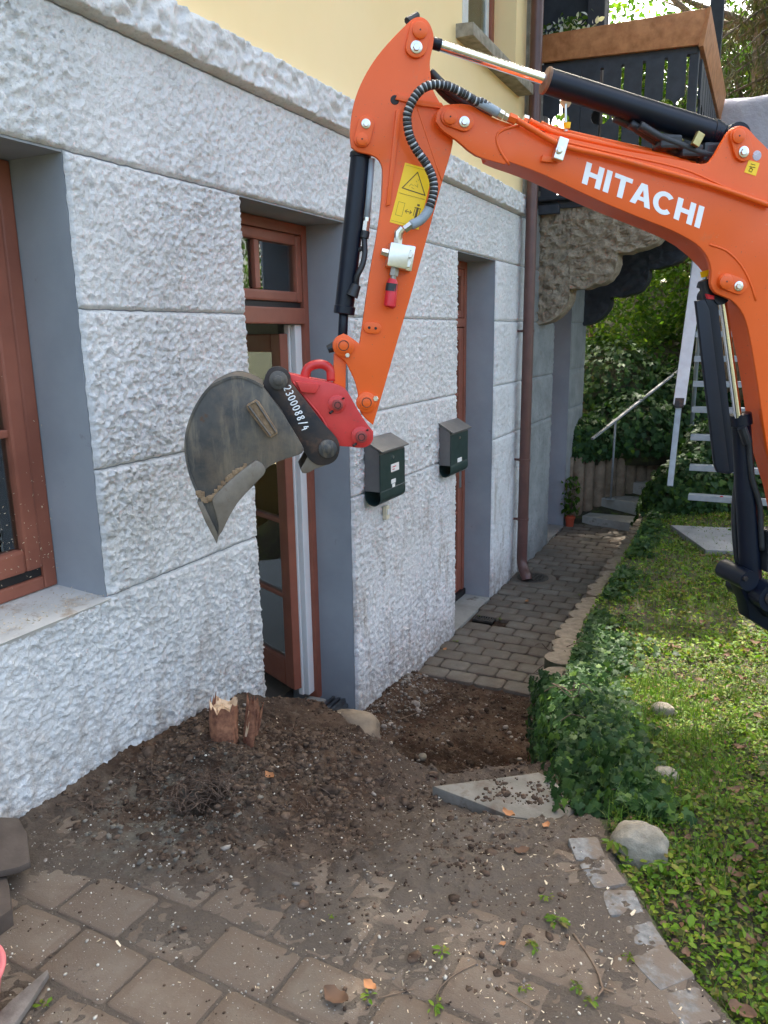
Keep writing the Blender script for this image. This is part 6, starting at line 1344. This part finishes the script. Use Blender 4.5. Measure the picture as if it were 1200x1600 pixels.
for i, (x, y, s, lab, m) in enumerate([(795, 1272, .05, 'tan curled leaf on the soil near the concrete slab', M_orangeleaf), (815, 1330, .05, 'brown leaf flat on the soil right of centre', M_dry), (853, 1290, .035, 'small orange leaf at the end of the concrete slab', M_orangeleaf), (578, 1541, .04, 'pale tan leaf on the pavers at the bottom of the picture', M_orangeleaf), (525, 1560, .07, 'large jagged tan leaf on the pavers at the bottom left of centre', M_dry), (785, 1475, .02, 'tiny red brown leaf on the dusty pavers', M_orangeleaf), (823, 940, .05, 'rust red leaf on the brick path near the downpipe', M_orangeleaf), (695, 1015, .045, 'rust red leaf on the brick path against the wall', M_orangeleaf), (422, 1213, .05, 'torn piece of orange bark on the soil right of the stump', M_orangeleaf)]):
    dry_leaf(x, y, .8 if y > 1050 else 0, s, lab, None, 760+i, m, 'fallen_leaf', .006)
# small weeds between the pavers
def weed(px, py, n, s, label, seed, blade=False, z0=.826):
    b = onZ(px, py, z0); r = np.random.default_rng(seed); z = max(float(hT(b[0], b[1])), z0)
    a = r.uniform(0, 6.283, n); d = np.stack([np.cos(a), np.sin(a), r.uniform(.1, .5, n)], 1); P = np.array([b[0], b[1], z+.006])+d*s*r.uniform(.3, 1, n)[:, None]*np.array([1, 1, .4])
    scatter('weed', P, np.tile(UPV, (n, 1))+d*.2, r.uniform(.5, 1, n)*s, OVAL*np.array([.8, 1]), M_lawn, .15, jit=.25, up=d, kind=None, origin=(b[0], b[1], z), label=label, cat='weed', seed=seed)
for i, (x, y, n, s, lab) in enumerate([(868, 1440, 22, .030, 'largest tuft of bright green weeds in the paver joint near the granite setts'), (832, 1482, 14, .022, 'feathery green sprig lying on the pavers below the largest weed tuft'), (690, 1490, 14, .022, 'small yellow green weed tuft on the dusty pavers at bottom centre'), (578, 1560, 12, .018, 'green fir sprig beside the pale tan leaf'), (680, 1575, 12, .022, 'dark green weed tuft at the bottom edge'), (900, 1545, 14, .02, 'low weed in the joint right of the forked twig'), (925, 1570, 10, .02, 'low weed near the bottom right pavers'), (520, 1435, 9, .012, 'tiny green sprout on the pavers left of centre'), (985, 1500, 12, .018, 'weed growing against the granite setts'), (820, 1548, 9, .016, 'tiny weed between pavers at the bottom'), (66, 1575, 9, .02, 'green sprout beside the old plank'), (855, 1405, 10, .02, 'weed sprout above the largest tuft'), (965, 1320, 18, .045, 'bright broad leaved plant growing at the left of the large boulder'), (1048, 1355, 12, .045, 'bright upright leaves growing right of the large boulder')]):
    weed(x, y, n, s, lab, 800+i)
for i, (x, y) in enumerate([(748, 963), (780, 968), (712, 1003), (815, 897), (905, 930)]): weed(x, y, 12, .022, ['little green weed at the left side of the small path drain', 'little green weed at the right side of the small path drain', 'little green weed where the path meets the wall foot', 'little green weed in the path joint at the foot of the second doorway', 'little green weed in the path joint beside the log edging'][i], 830+i, z0=.003)
# twigs and sticks
def stick(name, label, pts, r, mat=M_twig, cat='twig', z=.83, fork=None):
    Q = []
    for (x, y) in pts:
        b = onZ(x, y, z); zz = max(float(hT(b[0], b[1])), .826 if b[1] < 1.6 else -9); b = onZ(x, y, zz+r); Q.append(b)
    g = G(); S = spline(Q, 4); g.ring(S, list(np.linspace(r, r*.7, len(S))), 7)
    if fork:
        for f in fork: b = onZ(*f, z+r); g.ring([S[-1], b], [r*.9, r*.6], 6)
    o = g.build(name, mat, smooth=True, origin=Q[0]); tag(o, label, cat); return o
stick('forked_twig', 'forked brown twig lying on the pavers left of the granite setts', [(896, 1460), (917, 1490), (933, 1518), (942, 1545)], .0035, fork=[(960, 1552), (934, 1556)])
stick('twig', 'thin curved twig near the bottom centre', [(745, 1505), (715, 1520), (690, 1540), (680, 1560)], .0016)
stick('twig', 'thin straight twig crossing the pavers at the bottom right', [(780, 1542), (810, 1562), (840, 1580)], .0018)
stick('twig', 'long thin twig beside the tan leaf at the bottom', [(590, 1560), (620, 1552), (648, 1545)], .0016)
stick('twig', 'thin twig on the soil below the concrete slab', [(755, 1315), (775, 1322), (800, 1330)], .0018)
stick('twig', 'thin root-like twig beside the tan leaf near the slab', [(783, 1283), (805, 1280), (832, 1284)], .0018)
stick('twig', 'thin reddish twig beside the uppermost weed tuft', [(850, 1370), (885, 1362), (925, 1356)], .0018)
stick('twig', 'pale twig lying on the gravel against the wall foot', [(622, 1125), (640, 1118), (662, 1109)], .003, z=-.03)
# loose pavers piled at the left edge, pink rim, old plank
lp = thing('loose_paver', 'dirty loose paver lying on top of another at the left edge by the wall', 'paver', (.1, 1.3, .9))
A = [(x, y) for x, y in [(-.02, 1.52), (.09, 1.49), (.225, 1.33), (.16, 1.22), (.02, 1.22), (-.02, 1.30)]]
a_, b_ = onZ(45, 1345, .90), onZ(38, 1288, .90)
P = [onZ(*p, .905) for p in [(-70, 1290), (-5, 1276), (28, 1277), (42, 1300), (47, 1346), (30, 1354), (-5, 1362), (-70, 1370)]]
slab('stone', P, [p-np.array([0, 0, .022]) for p in P], pbr('muddy_stone', (.060, .042, .032), (.10, .075, .058), 9, .85, bumps=((60, .4, .003),)), lp, .006)
l2 = thing('loose_paver', 'dark loose paver standing under the topmost one at the left edge', 'paver', (.05, 1.2, .85))
P = [onZ(*p, .875) for p in [(-80, 1372), (10, 1366), (16, 1392), (18, 1420), (-10, 1440), (-80, 1460)]]
slab('stone', P, [p-np.array([0, 0, .055]) for p in P], bpy.data.materials['muddy_stone'], l2, .006)
tb = thing('pink_tub', 'pink plastic tub whose rim just enters at the left edge', 'tub', (.30, .80, .9))
c = onZ(-86, 1530, .95); Q = [(c[0]+.118*math.cos(a), c[1]+.118*math.sin(a), .95) for a in np.linspace(0, 2*math.pi, 40, endpoint=False)]
g = G(); g.ring(Q, .007, 10, closed=True); g.build('rim', M_pink, tb, smooth=True)
g = G(); n = 40; V = [(c[0]+r*math.cos(a), c[1]+r*math.sin(a), z) for (r, z) in ((.117, .95), (.095, .832), (.09, .834), (.112, .95)) for a in np.linspace(0, 2*math.pi, n, endpoint=False)]
F = [(k*n+i, k*n+(i+1) % n, (k+1)*n+(i+1) % n, (k+1)*n+i) for k in range(3) for i in range(n)]; g.add(V, F); g.build('side', M_pink, tb, smooth=True)
pl = [onZ(*p, .85) for p in [(-30, 1610), (20, 1560), (74, 1514), (76, 1519), (50, 1560), (15, 1612), (-20, 1640)]]
o = slab('old_plank', pl, [p-np.array([0, 0, .018]) for p in pl], pbr('grey_wood', (.12, .10, .085), (.19, .165, .145), 30, .85, bumps=((60, .6, .003),)), None, .003); tag(o, 'splintered grey piece of plank at the bottom left corner', 'plank')
# ------------------------------------------------------------------ ladder, handrail, pot, parasol, reed screen
ld = thing('ladder', 'wide aluminium ladder with flat treads leaning behind the lawn', 'ladder', (1.9, 7.9, .45))
L0, L1 = np.array([1.52, 7.66, .42]), np.array([1.50, 8.55, 3.35]); ax = (L1-L0)/np.linalg.norm(L1-L0); X1 = np.array([1., 0, 0]); nn = np.cross(ax, X1)
yy = [773, 727, 680, 637, 597, 558, 520, 487, 452, 418, 380]
g = G()
def onL(px, py):   # point on the ladder's plane
    d = ray(px, py); return CAM+d*np.dot(L0-CAM, nn)/np.dot(d, nn)
for i, py in enumerate(yy):
    p = onL(1076+i*1.9, py); q = p+X1*.92; g = G(); g.obox((p+q)/2, X1, (0, 1, 0), (0, 0, 1), .46, .048, .011, .004); o = g.build('tread', M_alu, ld)
    g = G(); g.obox((p+q)/2-np.array([0, .049, .016]), X1, (0, 1, 0), (0, 0, 1), .46, .005, .026, .002); g.build('tread_lip', M_alu, o)
P0, P1 = onL(1052, 760), onL(1099, 330); g = G()
for s in (-.03, 1.0): a_, b_ = P0+X1*s, P1+X1*s; g = G(); g.obox((a_+b_)/2, (b_-a_)/np.linalg.norm(b_-a_), X1, np.cross((b_-a_)/np.linalg.norm(b_-a_), X1), np.linalg.norm(b_-a_)/2, .026, .030, .004); g.build('rail', M_alu, ld)
a_, b_ = onL(1062, 632)+np.array([.0, -.05, 0]), onL(1096, 385)+np.array([.0, -.05, 0]); d = (b_-a_)/np.linalg.norm(b_-a_)
g = G(); g.obox((a_+b_)/2, d, X1, np.cross(d, X1), np.linalg.norm(b_-a_)/2, .055, .016, .004); g.build('upper_rail', pbr('pale_aluminium', (.62, .56, .56), (.70, .66, .66), 12, .45, metal=.3), ld)
g = G(); g.obox(a_+d*.02, d, X1, np.cross(d, X1), .045, .042, .022, .005); g.build('rail_bracket', M_lug, ld)
g = G(); p = onL(1128, 774); g.ring([p+np.array([0, -.056, -.012]), p+np.array([0, -.052, -.012])], .018, 12); g.build('red_marking', M_redcap, ld)
hr = thing('handrail', 'thin galvanised handrail sloping up along the garden steps', 'handrail', (.45, 9.85, .27))
ba = onZ(954, 780, .275); tp = onY(960, 662, ba[1]); h0, h1 = onY(925, 686, ba[1]-.45), onY(1064, 576, ba[1]+1.4)
tt = (tp[1]-h0[1])/(h1[1]-h0[1]); tp = h0+(h1-h0)*tt
g = G(); g.ring([ba, (tp+ba)/2, tp], .013, 10); M_galv = pbr('galvanised_tube', (.20, .205, .21), (.28, .285, .29), 20, .75, metal=.15); g.build('post', M_galv, hr, smooth=True); g = G(); g.obox(ba+np.array([0, 0, .004]), (1, 0, 0), (0, 1, 0), (0, 0, 1), .05, .05, .004, .001); g.build('foot_plate', M_alu, hr)
g = G(); d = (h1-h0)/np.linalg.norm(h1-h0); g.obox((h0+h1)/2, d, np.cross(d, UPV)/np.linalg.norm(np.cross(d, UPV)), np.cross(np.cross(d, UPV), d)/np.linalg.norm(np.cross(np.cross(d, UPV), d)), np.linalg.norm(h1-h0)/2, .018, .012, .003); g.build('rail', M_galv, hr)
g = G(); b2 = h1-d*.15; g.ring([b2, (b2[0], b2[1], 1.0)], .013, 10); g.build('post', M_alu, hr, smooth=True)
pt = onZ(858, 820, 0.0); pt = (.07, 9.30, 0.0); t = thing('potted_plant', 'little plant in a red pot standing against the house corner', 'potted plant', pt)
g = G(); g.ring([(pt[0], pt[1], .0), (pt[0], pt[1], .10), (pt[0], pt[1], .102), (pt[0], pt[1], .125)], [.045, .058, .066, .066], 18); g.build('pot', M_terracotta, t, autos=40)
P = np.array(pt)+np.stack([rng.normal(0, .05, 140), rng.normal(0, .05, 140), rng.uniform(.13, .62, 140)], 1); scatter('foliage', P, rng.normal(0, 1, (140, 3)), rng.uniform(.04, .08, 140), OVAL, M_bush, parent=t, up=np.tile([0, 0, 1.], (140, 1)))
g = G()
for k in range(6): a = k*1.05; g.ring([(pt[0], pt[1], .12), (pt[0]+.03*math.cos(a), pt[1]+.03*math.sin(a), .35), (pt[0]+.07*math.cos(a), pt[1]+.07*math.sin(a), .58)], .004, 6)
g.build('stems', M_bark, t, smooth=True)
pa = thing('cloth_canopy', 'pale lilac cloth draped flat over a frame beyond the end of the balcony', 'canopy', (3.4, 10.6, .9))
pc = onY(1101, 160, 10.3); X0, X1_, Y0_, Y1_ = pc[0], pc[0]+3.2, 10.3, 12.4; nu = 150; V = []; F = []
def edgept(t):
    L_ = [(X0, Y1_), (X0, Y0_), (X1_, Y0_), (X1_, Y1_)]; t = t*3; i = min(2, int(t)); f = t-i; a, b = L_[i], L_[i+1]; return (a[0]*(1-f)+b[0]*f, a[1]*(1-f)+b[1]*f, i)
prof = [(.80, .05), (.35, .05), (.06, .01), (.0, 0), (.0, -.05), (.0, -.16), (.0, -.34), (.0, -.55), (.0, -.8), (.0, -1.05)]
for k, (ins, dz) in enumerate(prof):
    for u in range(nu+1):
        x, y, i = edgept(u/nu); cx, cy = (X0+X1_)/2, (Y0_+Y1_)/2; dx, dy = cx-x, cy-y; d_ = math.hypot(dx, dy)
        w = .07*sm(0, -.8, dz)*(float(pn(u*.13, dz*.6, 3))+.5*math.sin(u*.75+dz*2)) if dz < -.02 else 0
        sag = -.03*float(pn(u*.08, 2.2, 8)) - .05*abs(math.sin(u*.09))*(dz <= 0)
        V.append((x+dx/d_*(ins+w), y+dy/d_*(ins+w), pc[2]+dz+sag))
for k in range(len(prof)-1):
    for u in range(nu): F.append((k*(nu+1)+u, k*(nu+1)+u+1, (k+1)*(nu+1)+u+1, (k+1)*(nu+1)+u))
F.append(tuple(range(nu+1)))
mesh('cloth', V, F, M_cloth, pa, smooth=True)
for x, y in ((X0+.12, Y0_+.12), (X1_-.12, Y0_+.12), (X0+.12, Y1_-.12)):
    g = G(); g.ring([(x, y, .9), (x, y, pc[2]-.03)], .025, 10); g.build('pole', M_alu, pa, smooth=True)
rs = thing('reed_screen', 'brown reed screen seen between the rungs at the upper right', 'screen', (2.8, 11.2, 1.6))
a_ = onY(1130, 470, 11.2); g = G()
for k in range(46): x = a_[0]-.2+k*.026; g.ring([(x, 11.2, 1.4), (x+random.gauss(0, .004), 11.2, 3.2+random.gauss(0, .02))], .013, 6)
g.build('reeds', M_reed, rs, smooth=True)
P = np.array([.12, BY+.13, 4.98])+np.stack([rng.normal(0.05, .15, 260), rng.normal(0, .05, 260), rng.normal(.05, .07, 260)], 1); scatter('foliage', P[:150], rng.normal(0, 1, (150, 3)), rng.uniform(.04, .07, 150), OVAL, M_tree, parent=fb); scatter('blossoms', P[150:], rng.normal(0, 1, (110, 3)), rng.uniform(.035, .06, 110), OVAL*1.2, M_petal, parent=fb)
